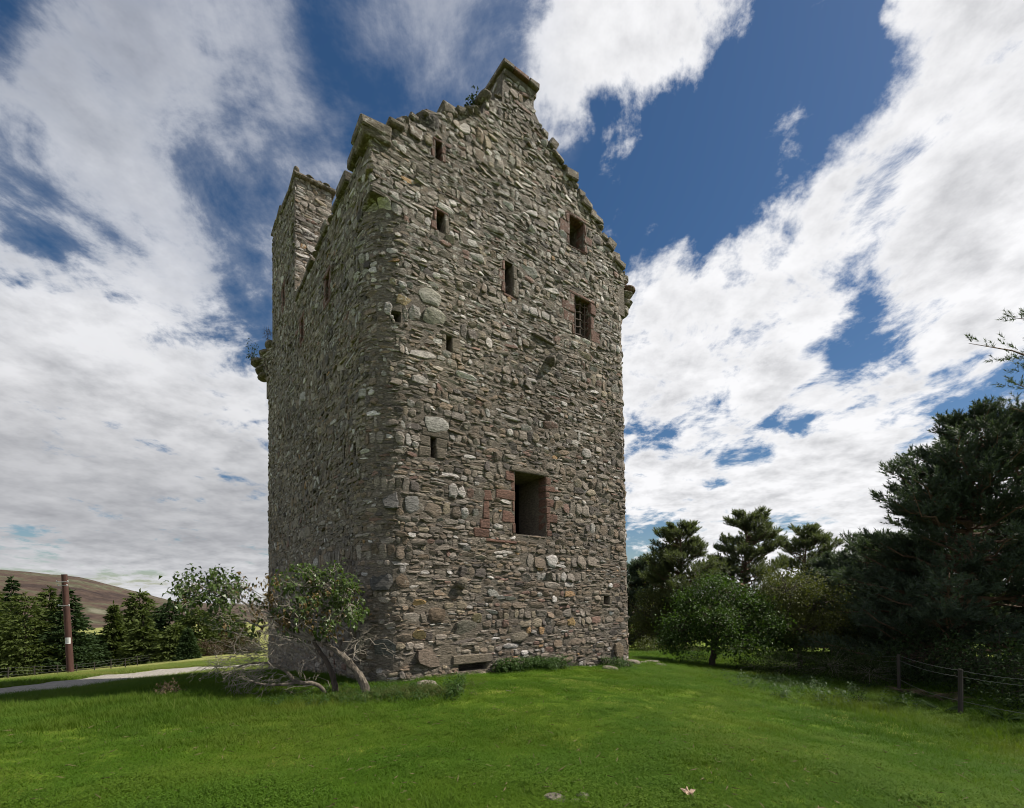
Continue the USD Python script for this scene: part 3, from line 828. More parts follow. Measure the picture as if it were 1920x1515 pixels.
w = window('window', 'red framed slit window high in the gable')
surround(w, 'attic_slit', M['red'], [0.12, 0.08], [0.1, 0.12], (0.06, 0.08, 0.07), None)
w = window('window', 'red framed slit window below the gable')
surround(w, 'upper_slit', M['red'], [0.16, 0.1], [], (0.1, 0.1, 0.06), None)
dress(w, [('jamb', 1.855, 1.98, 10.88, 11.35, BACK, 0.02)], M['quoin'], dr)
w = window('window', 'tall slit window with one red jamb')
surround(w, 'middle_slit', M['red'], [0.12, 0.2, 0.1], [], None, (0.06, 0.14, 0.07))
dress(w, [('jamb', 3.926, 4.12, 10.09, 10.55, BACK, 0.03), ('jamb', 3.926, 4.08, 10.56, 10.95, BACK, 0.025)], M['quoin'], dr)
w = window('window', 'square red framed window under the right gable slope')
surround(w, 'gable_window', M['red'], [0.14, 0.4, 0.14], [0.12, 0.36, 0.12], (0.1, 0.1, 0.09), (0.06, 0.06, 0.06))
w = window('window', 'barred window with red sandstone frame')
surround(w, 'barred_window', M['red'], [0.1, 0.42, 0.5, 0.16], [0.4, 0.16, 0.22], (0.2, 0.2, 0.12), None)
u0, u1, z0, z1 = OPEN['barred_window']
k = width(10.3) / W0
for q in range(3):
    tq = (u0 + (u1 - u0) * (q + 0.7) / 3.4) * k
    v, f = tube(loc2w([tq] * 2, [0.12, 0.12], [z0 - 0.05, z1 + 0.05]), 0.016, 6)
    obj('bar', (v, f), M['iron'], w)
for q in range(5):
    zq = z0 + (z1 - z0) * (q + 0.6) / 5.2
    tq = np.linspace(u0 - 0.05, u1 + 0.05, 7) * k
    v, f = tube(loc2w(tq, 0.12 + 0.024 * np.cos(np.arange(7) * math.pi), [zq] * 7), 0.016, 6)
    obj('bar', (v, f), M['iron'], w)
w = window('window', 'largest window, open and dark, with broken red jambs')
surround(w, 'big_window', M['red'], [0.1, 0.42, 0.09, 0.6, 0.12, 0.3], [0.2, 0.13, 0.4, 0.15, 0.3, 0.14, 0.34, 0.2], None, None)
dress(w, [('lintel', 3.78, 5.12, 5.376, 5.5, BACK, 0.03)], M['quoin'], dr)
BLOCKED.append((3.92, 4.96, 3.5, 3.6))
# relic of an older jamb and sill beside it
dress(tower, [('old_jamb', 2.93, 3.16, 4.48, 4.78, -0.2, 0.02), ('old_jamb', 2.9, 3.08, 4.02, 4.47, -0.2, 0.018), ('old_jamb', 2.78, 3.1, 3.74, 4.01, -0.2, 0.02),
              ('old_jamb', 2.62, 3.07, 3.5, 3.73, -0.2, 0.024), ('old_sill', 2.98, 3.95, 3.4, 3.49, -0.2, 0.016)], M['red'], dr)
for key, lab in (('left_slit_a', 'red framed slit window by the rear chimney'), ('left_slit_b', 'red framed slit window in the left wall near the corner'), ('left_slit_c', 'red framed slit window in the middle of the left wall')):
    w = window('window', lab)
    surround(w, key, M['red'], [0.2, 0.14, 0.18], [0.16, 0.2, 0.14], (0.15, 0.15, 0.14), (0.12, 0.12, 0.12))
w = window('window', 'small square loop low on the right')
surround(w, 'low_loop', M['quoin'], [0.14], [0.12], (0.12, 0.12, 0.1), (0.06, 0.06, 0.07))
w = window('window', 'narrow grey slit under a pale lintel boulder')
surround(w, 'arrow_slit', M['quoin'], [0.3, 0.26], [0.24, 0.3], (0.22, 0.34, 0.2), None)
w = window('window', 'small broken loop in the middle of the front wall')
surround(w, 'loop', M['quoin'], [0.12, 0.1], [0.2], (0.14, 0.16, 0.07), None)
dress(tower, [('drain_lintel', 1.98, 3.1, 0.285, 0.5, -0.3, 0.05)], M['quoin'], dr)

main = courses(-14.9, 9.1, -1.95, 17.8, rng, top, 0.8)
# a few boulders of the photograph at their own places, among the courses
BIG = np.array([(-0.28, 0.42, 2.15, 2.66, 0), (0.5, 0.95, 2.2, 2.5, 0), (-0.15, 0.5, 0.42, 1.0, 0), (1.05, 1.95, 0.28, 0.78, 0), (0.12, 0.62, 3.98, 4.42, 0), (0.78, 1.16, 3.95, 4.36, 0),
                (0.95, 1.35, 1.72, 1.93, 0), (0.95, 1.3, 0.9, 1.2, 0), (2.55, 2.85, 1.3, 1.55, 0), (3.0, 3.35, 1.95, 2.2, 0), (1.35, 1.8, 1.35, 1.75, 0), (5.7, 6.0, 1.1, 1.35, 0), (0.5, 1.15, 8.72, 8.98, 1),
                (1.3, 1.95, 5.95, 6.35, 0), (1.25, 1.9, 8.5, 8.95, 1), (1.15, 1.75, 9.0, 9.4, 1), (7.6, 8.1, 0.0, 0.5, 0), (2.05, 2.7, 0.95, 1.4, 0), (3.7, 4.3, 0.75, 1.05, 0)], float)
BIGC = np.array([(0.07, 0.068, 0.066), (0.12, 0.09, 0.065), (0.1, 0.1, 0.095), (0.12, 0.095, 0.078), (0.115, 0.11, 0.108), (0.16, 0.155, 0.15), (0.30, 0.2, 0.1), (0.3, 0.22, 0.12), (0.14, 0.12, 0.07), (0.2, 0.195, 0.18),
                 (0.11, 0.082, 0.06), (0.28, 0.19, 0.09), (0.22, 0.17, 0.09), (0.3, 0.29, 0.27), (0.22, 0.21, 0.17), (0.24, 0.23, 0.2), (0.13, 0.1, 0.07), (0.13, 0.12, 0.1), (0.15, 0.13, 0.1)])
drop = np.zeros(len(main), bool)
for b in BIG:
    ov = np.maximum(0, np.minimum(main[:, 1], b[1]) - np.maximum(main[:, 0], b[0])) * np.maximum(0, np.minimum(main[:, 3], b[3]) - np.maximum(main[:, 2], b[2]))
    drop |= ov > 0.35 * (main[:, 1] - main[:, 0]) * (main[:, 3] - main[:, 2])
main = np.vstack([main[~drop], BIG])
pts, sf = shape_stones(main, rng, wall)
tone = tones(main, rng)
tone[-len(BIG):] = BIGC
# side patches: the rear chimney's near side, the front stack's side
side1 = courses(0.0, 1.28, 12.0, 17.0, rng, lambda u: np.full(np.shape(u), 16.95), 0.9, 3)
p1, _ = shape_stones(side1, rng, lambda u, z, h: loc2w(u, CH0 - h, z), proud=0.06)
side2 = courses(0.05, 1.15, 14.9, 16.1, rng, lambda u: np.full(np.shape(u), 16.05), 0.9, 7)
p2, _ = shape_stones(side2, rng, lambda u, z, h: loc2w(3.6 - h, 1.2 - u, z), proud=0.05)
pts = np.concatenate([pts, p1, p2])
tone = np.concatenate([tone, tones(side1, rng) * 1.1, tones(side2, rng)])
V = pts.shape[1]
ctr = pts[:, -1]
eye = np.array([0, 0, EYE])
view = unit(eye - ctr)
e1, e2 = pts[:, 9] - pts[:, 13], pts[:, 11] - pts[:, 16]
area = np.linalg.norm(np.cross(e1, e2), axis=1)
facing = np.abs((unit(np.cross(e1, e2)) * view).sum(1))
order = np.argsort(-area * facing / ((ctr - eye) ** 2).sum(1))
first, rest = order[:300], order[300:]
for q in first:
    obj('stone', (pts[q], sf), M['stone'], tower, col=np.repeat(tone[q][None], V, 0))
rv = pts[rest].reshape(-1, 3)
rf = (sf[None] + (np.arange(len(rest)) * V)[:, None, None]).reshape(-1, 3)
obj('rubble_stones', (rv, rf), M['stone'], tower, col=np.repeat(tone[rest], V, 0), kind='stuff')

# small pinning chips in the joints
nch = 5200
cu = rng.uniform(-9, 8.4, nch)
cz_ = rng.uniform(-0.2, 1, nch) * (top(cu) + 0.1)
cw = rng.uniform(0.03, 0.11, nch)
chh = rng.uniform(0.01, 0.03, nch)
chips = np.stack([cu - cw, cu + cw, cz_ - chh, cz_ + chh, np.ones(nch)], 1)
bad = np.zeros(nch, bool)
for c0, c1, d0, d1 in BLOCKED:
    bad |= (chips[:, 0] < c1) & (chips[:, 1] > c0) & (chips[:, 2] < d1) & (chips[:, 3] > d0)
chips = chips[~bad]
pc, cf = shape_stones(chips, rng, wall, N=6, proud=0.03)
obj('pinning_stones', (pc.reshape(-1, 3), (cf[None] + (np.arange(len(chips)) * pc.shape[1])[:, None, None]).reshape(-1, 3)), M['stone'], tower,
    col=np.repeat(tones(chips, rng), pc.shape[1], 0), kind='stuff')


def lump(name, t, s, z, size, mat_, tilt=0.0, label=None, rngk=rng, parent=None, squared=False, pitch=0.0):
    """A loose or jutting stone set on the tower, given in the tower's own axes."""
    if squared:
        v, f = block(-np.array(size), np.array(size), rngk, 0.025, 0.03)
    else:
        v, f = rock(np.zeros(3), size, rngk, 2, 0.3)
    c, sn = math.cos(tilt), math.sin(tilt)
    v = np.stack([v[:, 0] * c - v[:, 2] * sn, v[:, 1], v[:, 0] * sn + v[:, 2] * c], -1)
    c, sn = math.cos(pitch), math.sin(pitch)
    v = np.stack([v[:, 0], v[:, 1] * c - v[:, 2] * sn, v[:, 1] * sn + v[:, 2] * c], -1)
    return obj(name, (loc2w(v[:, 0] + t, v[:, 1] + s, v[:, 2] + z), f), mat_, parent or tower, label=label)


# copes up both slopes of the gable
for a, b, n, up in ((np.array([0.45, 12.66]), np.array([2.9, 14.5]), 10, 1), (np.array([8.25, 12.6]), np.array([4.98, 15.2]), 15, -1)):
    ang = math.atan2(b[1] - a[1], b[0] - a[0]) if up > 0 else math.atan2(a[1] - b[1], a[0] - b[0])
    for q in range(n):
        f_ = (q + 0.5) / n
        p = a * (1 - f_) + b * f_
        zz = min(np.interp(p[0], GABLE[:, 0], GABLE[:, 1]), p[1] + 0.15)
        lump('coping_stone', p[0] + rng.uniform(-0.04, 0.04), 0.42 + rng.uniform(-0.05, 0.05), zz + rng.uniform(-0.02, 0.05), (rng.uniform(0.13, 0.28), 0.5, rng.uniform(0.06, 0.15)), M['quoin'], ang * rng.uniform(-0.05, 0.5), squared=rng.random() < 0.6)
# the heavy copes on the near corner and along the left wall head
lump('coping_stone', 0.12, 0.25, 12.28, (0.32, 0.34, 0.08), M['quoin'], 0.1, squared=True)
lump('coping_stone', 0.10, 0.22, 12.45, (0.36, 0.36, 0.10), M['quoin'], 0.05, label='big squared cope on the near corner', squared=True)
lump('coping_stone', 0.36, 0.5, 12.72, (0.17, 0.2, 0.22), M['red'], -0.3, label='upright red stone behind the corner cope')
lump('coping_stone', 0.72, 0.18, 12.93, (0.17, 0.3, 0.18), M['quoin'], 0.25)
for s0, s1, zc in ((0.5, 1.35, 12.52), (1.55, 2.25, 12.42)):
    v, f = block((-0.14, s0, zc - 0.11), (0.55, s1, zc + 0.12), rng, 0.03, 0.03)
    obj('coping_stone', (loc2w(v[:, 0], v[:, 1], v[:, 2]), f), M['quoin'], tower)
for q in range(9):
    s0 = 2.6 + q * 0.58
    lump('coping_stone', 0.25, s0, 12.45 + rng.uniform(-0.06, 0.06), (0.34, 0.3, rng.uniform(0.06, 0.12)), M['quoin'], 0, squared=rng.random() < 0.5)
# front stack: its cap
cap = UsdGeom.Xform.Define(stage, numbered(f"{tower.GetPath()}/chimney_cap")).GetPrim()
tag(cap, 'slab cap of the gable chimney')
cx0 = 3.52
for q, wd in enumerate((0.36, 0.5, 0.36)):
    v, f = block((cx0, -0.14, 16.08), (cx0 + wd - 0.01, 1.35, 16.22), rng, 0.012, 0.02)
    obj('slab', (loc2w(v[:, 0], v[:, 1], v[:, 2]), f), M['quoin'] if q != 1 else M['red'], cap)
    cx0 += wd
v, f = block((3.6, -0.03, 15.9), (4.70, 1.2, 16.075), rng, 0.012, 0.02)
obj('string_course', (loc2w(v[:, 0], v[:, 1], v[:, 2]), f), M['quoin'], cap)
lump('jutting_stone', 3.02, 0.15, 14.95, (0.2, 0.3, 0.16), M['quoin'], 0.3, label='jutting stone on the left shoulder of the chimney')
# rear chimney: caps stepping along its top
cap = UsdGeom.Xform.Define(stage, numbered(f"{tower.GetPath()}/chimney_cap")).GetPrim()
tag(cap, 'worn slab cap of the rear chimney')
for a, b, zc in ((7.78, 8.95, 16.98), (9.0, 10.2, 17.14), (10.25, 11.4, 17.36), (11.45, 12.55, 17.62)):
    v, f = block((-0.07, a, zc - 0.02), (1.4, b, zc + 0.1), rng, 0.03, 0.03)
    obj('slab', (loc2w(v[:, 0], v[:, 1], v[:, 2]), f), M['quoin'], cap)
for q in range(4):
    lump('slab', 0.2 + q * 0.3, 8.1 + rng.uniform(-0.1, 0.1), 17.13 + rng.uniform(-0.02, 0.03), (0.19, 0.28, 0.06), M['quoin'], rng.uniform(-0.2, 0.2), parent=cap)
lump('slab', 0.06, 7.95, 17.22, (0.1, 0.16, 0.14), M['quoin'], 0.2, parent=cap)
# stump of the corbelled turret on the right corner
for t, z, sz, m_ in ((8.52, 11.38, (0.28, 0.42, 0.2), 'rock'), (8.64, 11.68, (0.34, 0.45, 0.14), 'rock'), (8.6, 11.93, (0.33, 0.45, 0.12), 'rock'), (8.72, 12.12, (0.34, 0.45, 0.15), 'red'), (8.5, 12.4, (0.3, 0.42, 0.17), 'rock')):
    lump('corbel', t, 0.42, z, sz, M[m_], 0.05, rngk=np.random.default_rng(int(z * 100)))
# and on the left rear corner
for t, s, z, sz in ((-0.1, 13.9, 12.0, (0.25, 0.5, 0.14)), (-0.18, 14.0, 12.3, (0.28, 0.5, 0.14)), (-0.32, 14.0, 12.62, (0.34, 0.5, 0.12)), (-0.12, 13.4, 12.85, (0.25, 0.4, 0.14)), (-0.02, 12.9, 13.05, (0.2, 0.4, 0.18))):
    lump('corbel', t, s, z, sz, M['quoin'], 0.0)
# recess under the squared corner, and two stones that jut from the front wall
lump('corner_corbel', 0.2, 0.22, 11.1, (0.2, 0.22, 0.06), M['quoin'], 0.1, squared=True)
lump('jutting_stone', 5.2 * width(8.7) / W0, -0.02, 8.72, (0.14, 0.2, 0.16), M['quoin'], 0.2, label='stone jutting from the middle of the front wall')
lump('jutting_stone', 2.3, -0.04, 2.34, (0.15, 0.13, 0.17), M['quoin'], 0.3, label='brown stone jutting low from the front wall')
lump('jutting_stone', 4.95, -0.02, 9.25, (0.42, 0.07, 0.05), M['quoin'], -0.12)

# ------------------------------------------------------------------ plants: builders
def leaves(c, d, up, L, Wd, droop=0.25, fold=0.25):
    """One leaf (4 triangles, folded and drooping) at every point c, pointing along d."""
    n = len(c)
    d, up = unit(d), unit(up)
    side = unit(np.cross(d, up))
    nor = np.cross(side, d)
    L, Wd = np.broadcast_to(L, n)[:, None], np.broadcast_to(Wd, n)[:, None]
    mid = c + d * L * 0.5 + nor * L * droop * 0.25
    tip = c + d * L * 0.96 - nor * L * droop * 0.45
    lf = c + d * L * 0.4 + side * Wd * 0.5 + nor * (Wd * fold + L * droop * 0.2)
    rt = c + d * L * 0.4 - side * Wd * 0.5 + nor * (Wd * fold + L * droop * 0.2)
    v = np.stack([c, lf, tip, rt, mid], 1).reshape(-1, 3)
    f = np.array([(0, 4, 1), (1, 4, 2), (0, 3, 4), (4, 3, 2)])
    return v, (f[None] + np.arange(n)[:, None, None] * 5).reshape(-1, 3)


def cards(c, d, L, Wd, rng):
    """Flat slivers: two triangles each."""
    n = len(c)
    d = unit(d)
    side = unit(np.cross(d, unit(rng.normal(size=(n, 3)))))
    L, Wd = np.broadcast_to(L, n)[:, None], np.broadcast_to(Wd, n)[:, None]
    v = np.stack([c, c + d * L * 0.45 + side * Wd * 0.5, c + d * L, c + d * L * 0.45 - side * Wd * 0.5], 1).reshape(-1, 3)
    f = np.array([(0, 1, 2), (0, 2, 3)])
    return v, (f[None] + np.arange(n)[:, None, None] * 4).reshape(-1, 3)


def shoots(c, d, rng, n=22, L=0.24, nl=0.09, w=0.009):
    """Bottle-brush pine shoots at the points c along d: n thin needles each, one triangle a needle."""
    m = len(c)
    d = unit(d)
    ref = unit(rng.normal(size=(m, 3)))
    a = unit(np.cross(d, ref))
    b = np.cross(d, a)
    t = rng.uniform(0.05, 1.0, (m, n))
    ph = rng.uniform(0, 2 * np.pi, (m, n))
    Ls = np.broadcast_to(L, m)[:, None]
    rad = np.cos(ph)[..., None] * a[:, None] + np.sin(ph)[..., None] * b[:, None]
    nd = unit(rad * 0.8 + d[:, None] * (0.35 + 0.9 * t[..., None]))
    p = c[:, None] + d[:, None] * (t * Ls)[..., None]
    sd = unit(np.cross(nd, rad + 0.3 * d[:, None])) * w * 0.5
    ln = nl * rng.uniform(0.7, 1.2, (m, n))[..., None]
    v = np.stack([p - sd, p + sd, p + nd * ln], 2).reshape(-1, 3)
    f = np.arange(m * n * 3).reshape(-1, 3)
    # join each shoot's needles into one island through a shared sliver so that a shoot keeps one tone
    return v, f


def limb_set(starts, ends, r0, rng, amp=0.06, n=6, bow=0.1, sides=5, r1=0.25):
    out = []
    for s, e, r in zip(starts, ends, np.broadcast_to(r0, len(starts))):
        ln = np.linalg.norm(np.asarray(e) - s)
        p = wander(s, e, n, amp * ln * 0.35, rng, (0, 0, bow * ln))
        out.append(tube(p, np.linspace(r, r * r1, n), sides, False))
    return join(out)


def pine(name, label, base, height, spread, rng, material, group=None, lean=(0, 0), low=0.05, nb=60, sub=11, needles=18, nl=0.10, wn=0.011, shL=0.26, trunk_r=0.16, az0=None, azw=None, flat=0.35, cat='pine tree', shape=None):
    """A pine: trunk, whorls of upswept branches, brushes of needles on their outer parts."""
    base = np.asarray(base, float)
    t = thing(name, label, cat, base, group)
    topp = base + [lean[0], lean[1], height]
    tr = wander(base - [0, 0, 0.3], topp, 9, 0.05, rng)
    obj('trunk', tube(tr, np.linspace(trunk_r, 0.03, 9), 7), M['pinebark'], t, smooth=True)
    wood, cs, ds = [], [], []
    for k in range(nb):
        f = low + (0.985 - low) * (k + rng.random()) / nb
        p0 = base + (topp - base) * f
        prof = (shape(f) if shape else (1 - f) ** 0.75 * min(1.0, 0.45 + f * 2.4)) + 0.06
        L = spread * prof * rng.uniform(0.65, 1.15)
        az = rng.uniform(0, 2 * np.pi) if az0 is None else az0 + rng.uniform(-azw, azw)
        rise = rng.uniform(-0.12, 0.3) + 0.45 * f
        end = p0 + L * np.array([math.cos(az), math.sin(az), rise])
        n = 7
        path = wander(p0, end, n, 0.03 * L, rng, (0, 0, -0.07 * L))
        wood.append(tube(path, np.linspace(0.022 + 0.014 * L, 0.008, n), 4, False))
        dirn = unit(end - p0)
        sidev = unit(np.cross(dirn, [0, 0, 1]))
        q = np.sort(rng.uniform(0.16, 1.0, sub)) ** 0.85
        pts_ = np.stack([np.interp(q * (n - 1), np.arange(n), path[:, c_]) for c_ in range(3)], -1)
        for u, pp in zip(q, pts_):
            bl = L * (1.05 - u) * 0.5 * rng.uniform(0.5, 1.1) + 0.15
            sg_ = rng.choice([-1, 1])
            bd = unit(dirn * rng.uniform(0.5, 1.0) + sidev * sg_ * rng.uniform(0.4, 1.0) + np.array([0, 0, rng.uniform(0.0, 0.55)]))
            m = max(2, int(bl / 0.17))
            w_ = np.linspace(0.3, 1, m)
            c_ = pp + bd * (bl * w_)[:, None] + rng.normal(0, 0.03, (m, 3))
            cs.append(c_)
            ds.append(unit(bd * 0.8 + np.array([0, 0, 0.55]) + rng.normal(0, 0.3, (m, 3))))
            wood.append((np.array([pp, pp + [0, 0, 0.012], pp + bd * bl]), np.array([[0, 1, 2]])))
        cs.append(end[None] + rng.normal(0, 0.05, (3, 3)))
        ds.append(unit(dirn + [0, 0, 0.5] + rng.normal(0, 0.25, (3, 3))))
    obj('branches', join(wood), M['pinebark'], t)
    c, d = np.concatenate(cs), np.concatenate(ds)
    obj('crown', shoots(c, d, rng, needles, shL, nl, wn), material, t)
    return t


def spruce(name, label, base, height, radius, rng, material, group, low=0.06, tiers=26, per=9, dens=16, power=0.85, lc=0.34, wc=0.1, droop=0.25, clear=0.0, cat='conifer'):
    base = np.asarray(base, float)
    t = thing(name, label, cat, base, group)
    obj('trunk', tube(wander(base - [0, 0, 0.4], base + [0, 0, height], 7, 0.04, rng), np.linspace(height * 0.02 + 0.03, 0.02, 7), 6), M['darkbark'], t, smooth=True)
    cs, ds = [], []
    for k in range(tiers):
        f = low + clear + (1 - low - clear) * (k + rng.uniform(-0.3, 0.3)) / tiers
        R = radius * ((1 - f) ** power + 0.02)
        n = max(3, int(per * (0.5 + (1 - f))))
        for q in range(n):
            az = rng.uniform(0, 2 * np.pi)
            L = R * rng.uniform(0.6, 1.18)
            m = max(4, int(dens * (0.3 + L / radius)))
            u = rng.uniform(0.1, 1, m) ** 0.7
            wdt = rng.normal(0, 0.14, m) * L * u
            x = u * L
            z = f * height - droop * x + 0.10 * x * x / max(L, 0.3) + rng.normal(0, 0.05 * height / 8, m)
            c = base + np.stack([math.cos(az) * x - math.sin(az) * wdt, math.sin(az) * x + math.cos(az) * wdt, z], -1)
            cs.append(c)
            ds.append(np.stack([math.cos(az) + rng.normal(0, 0.5, m), math.sin(az) + rng.normal(0, 0.5, m), rng.normal(-0.15, 0.3, m)], -1))
    tipn = 14
    cs.append(base + [0, 0, height] + np.stack([rng.normal(0, 0.05, tipn), rng.normal(0, 0.05, tipn), -rng.uniform(0, 0.1, tipn) * height], -1))
    ds.append(np.stack([rng.normal(0, 0.5, tipn), rng.normal(0, 0.5, tipn), np.full(tipn, 0.8)], -1))
    c, d = np.concatenate(cs), np.concatenate(ds)
    obj('crown', cards(c, d, lc * rng.uniform(0.6, 1.3, len(c)), wc, rng), material, t)
    return t


def bushy(name, label, cat, base, blobs, rng, material, L=0.09, Wd=0.05, trunk_r=0.0, trunk_top=None, wood='darkbark', per=26, clump=0.22, group=None, shell=0.55, twigs=True, droop=0.3, part='crown', limb_r=0.035):
    """A broad-leaved crown: blobs are (centre, radii, number of twig ends); leaves gather round the twig ends."""
    base = np.asarray(base, float)
    t = thing(name, label, cat, base, group)
    tips, dirs = [], []
    for c, r, n in blobs:
        c, r = np.asarray(c, float), np.asarray(r, float)
        u = unit(rng.normal(size=(n, 3))) * (rng.uniform(shell ** 3, 1, (n, 1)) ** (1 / 3))
        u = u * (1 + 1.1 * (meshkit.fbm(u * 1.7 + c, 3) - 0.5))[:, None]
        tips.append(c + u * r)
        dirs.append(unit(u + [0, 0, 0.15]))
    tips, dirs = np.concatenate(tips), np.concatenate(dirs)
    tt_ = np.asarray(trunk_top if trunk_top is not None else base + [0, 0, 0.1], float)
    parts = []
    if trunk_r:
        obj('trunk', tube(wander(base - [0, 0, 0.2], tt_, 6, 0.03, rng), np.linspace(trunk_r, trunk_r * 0.6, 6), 8), M[wood], t, smooth=True)
    if twigs:
        hubs = [np.asarray(c, float) for c, r, n in blobs]
        parts.append(limb_set([tt_ - [0, 0, 0.05]] * len(hubs), hubs, limb_r, rng, 0.12, 7, 0.08, 5, 0.4))
        sel = rng.choice(len(tips), min(len(tips), 260), replace=False)
        near = [hubs[int(np.argmin([np.linalg.norm((tips[q] - h) / np.asarray(blobs[i_][1])) for i_, h in enumerate(hubs)]))] for q in sel]
        parts.append(limb_set([h + (tips[q] - h) * rng.uniform(0, 0.3) for h, q in zip(near, sel)], [tips[q] for q in sel], limb_r * 0.3, rng, 0.1, 4, 0.05, 3, 0.4))
        obj('branches', join(parts), M[wood], t)
    k = rng.poisson(per, len(tips)) + 2
    idx = np.repeat(np.arange(len(tips)), k)
    c = tips[idx] + rng.normal(0, clump, (len(idx), 3)) * [1, 1, 0.75]
    d = dirs[idx] * 0.6 + rng.normal(0, 0.75, (len(idx), 3)) - [0, 0, droop]
    up = np.array([0, 0, 1.0]) + rng.normal(0, 0.35, (len(idx), 3))
    sz = rng.uniform(0.65, 1.25, len(idx))
    if isinstance(material, (list, tuple)):
        pick = rng.random(len(idx)) < material[2](c)
        for w_, nm, mt in ((~pick, part, material[0]), (pick, 'turning_leaves', material[1])):
            if w_.any():
                obj(nm, leaves(c[w_], d[w_], up[w_], L * sz[w_], Wd * sz[w_], droop), mt, t)
    else:
        obj(part, leaves(c, d, up, L * sz, Wd * sz, droop), material, t)
    return t


# ------------------------------------------------------------------ right side: pines, broadleaves, scrub
R = np.random.default_rng
bx = gpt(1800, 16.0)
pine('pine_tree', 'big dark blue-green pine with low branches behind the right wire fence', bx, 7.9 - bx[2], 4.1, R(21), M['needle'], lean=(0.9, 0.3), nb=150, sub=27, needles=18, low=0.02, shL=0.32, nl=0.13, wn=0.036, trunk_r=0.2,
     shape=lambda f: (1 - f) ** 0.6 * min(1, 0.85 + f))
bx = np.array([20.0, 13.4, float(gz(np.array([20.0]), np.array([13.4]))[0])])
pine('pine_tree', 'tall pine at the right edge with only branch tips in view', bx, 11.8, 5.0, R(22), M['needle'], nb=125, sub=24, needles=20, low=0.03, shL=0.30, nl=0.13, wn=0.024, trunk_r=0.24, shape=lambda f: 0.62 if f < 0.5 else 0.9 if f < 0.86 else (1 - f) * 6)
for k, (px, Y, ztop, sp, lean, lab, m_, nb, sd) in enumerate([
        (1395, 31, 7.1, 2.9, (0.2, 0), 'tallest grey-green pine rising behind the small round tree', 'needle_grey', 62, 31),
        (1488, 33, 6.4, 2.9, (1.0, 0), 'pine with wind-swept top leaning right, between the tallest pine and the big dark one', 'needle_grey', 50, 32),
        (1283, 29, 6.0, 2.5, (-0.3, 0), 'loose light pine nearest the tower among the pines on the right', 'needle_grey', 50, 33),
        (1207, 34, 4.2, 2.4, (0, 0), 'low dark pine half hidden by the right edge of the tower', 'needle', 60, 34),
        (1560, 29, 4.2, 2.0, (0.1, 0), 'dark pine just left of the big dark pine', 'needle', 60, 35),
        (1640, 24, 4.6, 3.0, (0.3, 0), 'dark pine filling the gap behind the big pine', 'needle', 70, 36),
        (1905, 20, 9.0, 3.6, (0.0, 0), 'dark pine behind the big pine at the right edge', 'needle', 80, 37)]):
    b = gpt(px, Y)
    pine('pine_tree', lab, b, ztop - b[2], sp * 1.3, R(sd), M[m_], lean=lean, nb=nb + 45, sub=19, needles=20, low=0.06, shL=0.36, nl=0.18, wn=0.036, trunk_r=0.13, shape=lambda f: (1 - f) ** 0.62 * min(1, 0.8 + f))

b = gpt(1335, 20.0)
tp_ = b + [0.1, 0, 1.0]
bushy('broadleaf_tree', 'small round dark green broadleaf tree with short forked trunk', 'tree', b,
      [(at(1278, 1180, 19.6), (0.85, 0.9, 0.55), 60), (at(1345, 1112, 20), (0.95, 0.9, 0.7), 70), (at(1410, 1135, 19.8), (0.8, 0.9, 0.6), 50), (at(1425, 1180, 19.4), (1.1, 1.0, 0.6), 80), (at(1340, 1165, 19), (0.8, 0.8, 0.5), 60), (at(1292, 1128, 20.3), (0.6, 0.7, 0.45), 32), (at(1478, 1205, 19.2), (0.75, 0.7, 0.4), 40), (at(1385, 1212, 18.6), (1.1, 0.6, 0.3), 46), (at(1262, 1205, 19.4), (0.5, 0.6, 0.3), 22)],
      R(41), M['broad'], 0.13, 0.075, 0.17, tp_, per=30, clump=0.22, limb_r=0.06)
b = gpt(1500, 19.5)
bushy('broadleaf_tree', 'yellowing broadleaf tree right of the small round tree', 'tree', b,
      [(at(1475, 1105, 19.8), (1.0, 1.0, 0.85), 90), (at(1530, 1135, 19.8), (1.1, 1.0, 0.95), 120), (at(1510, 1185, 19.2), (1.3, 1.0, 0.8), 110), (at(1565, 1180, 19.8), (0.9, 0.9, 0.8), 70)],
      R(42), M['rowan'], 0.12, 0.06, 0.12, b + [0, 0, 1.2], per=24, clump=0.25, limb_r=0.05)
b = gpt(1222, 28.0)
bushy('shrub', 'dark shrub between the tower edge and the small round tree', 'shrub', b,
      [(at(1215, 1150, 28), (1.0, 1.0, 1.2), 90), (at(1255, 1130, 29), (1.0, 1.0, 1.0), 70), (at(1210, 1195, 27.5), (1.1, 1.0, 0.8), 60)], R(43), M['rowan'], 0.14, 0.07, per=20, clump=0.3, wood='darkbark')
for k, (px, py, Y, rx, rz_, n, lab) in enumerate([(1215, 1212, 25, 0.7, 0.45, 34, 'yellow-green bush by the right edge of the tower'), (1262, 1212, 26, 0.8, 0.5, 40, 'yellow-green bush left of the small round tree'),
                                                (1300, 1215, 25, 0.7, 0.45, 34, 'sunlit bush seen behind the trunk of the small round tree'), (1395, 1222, 26, 1.0, 0.45, 40, 'sunlit bush seen under the small round tree')]):
    b = gpt(px, Y)
    bushy('shrub', lab, 'shrub', b, [(b + [0, 0, rz_ * 0.8], (rx, 0.6, rz_), n)], R(50 + k), M['sunscrub'], 0.1, 0.045, per=26, clump=0.16, twigs=False, part='foliage')
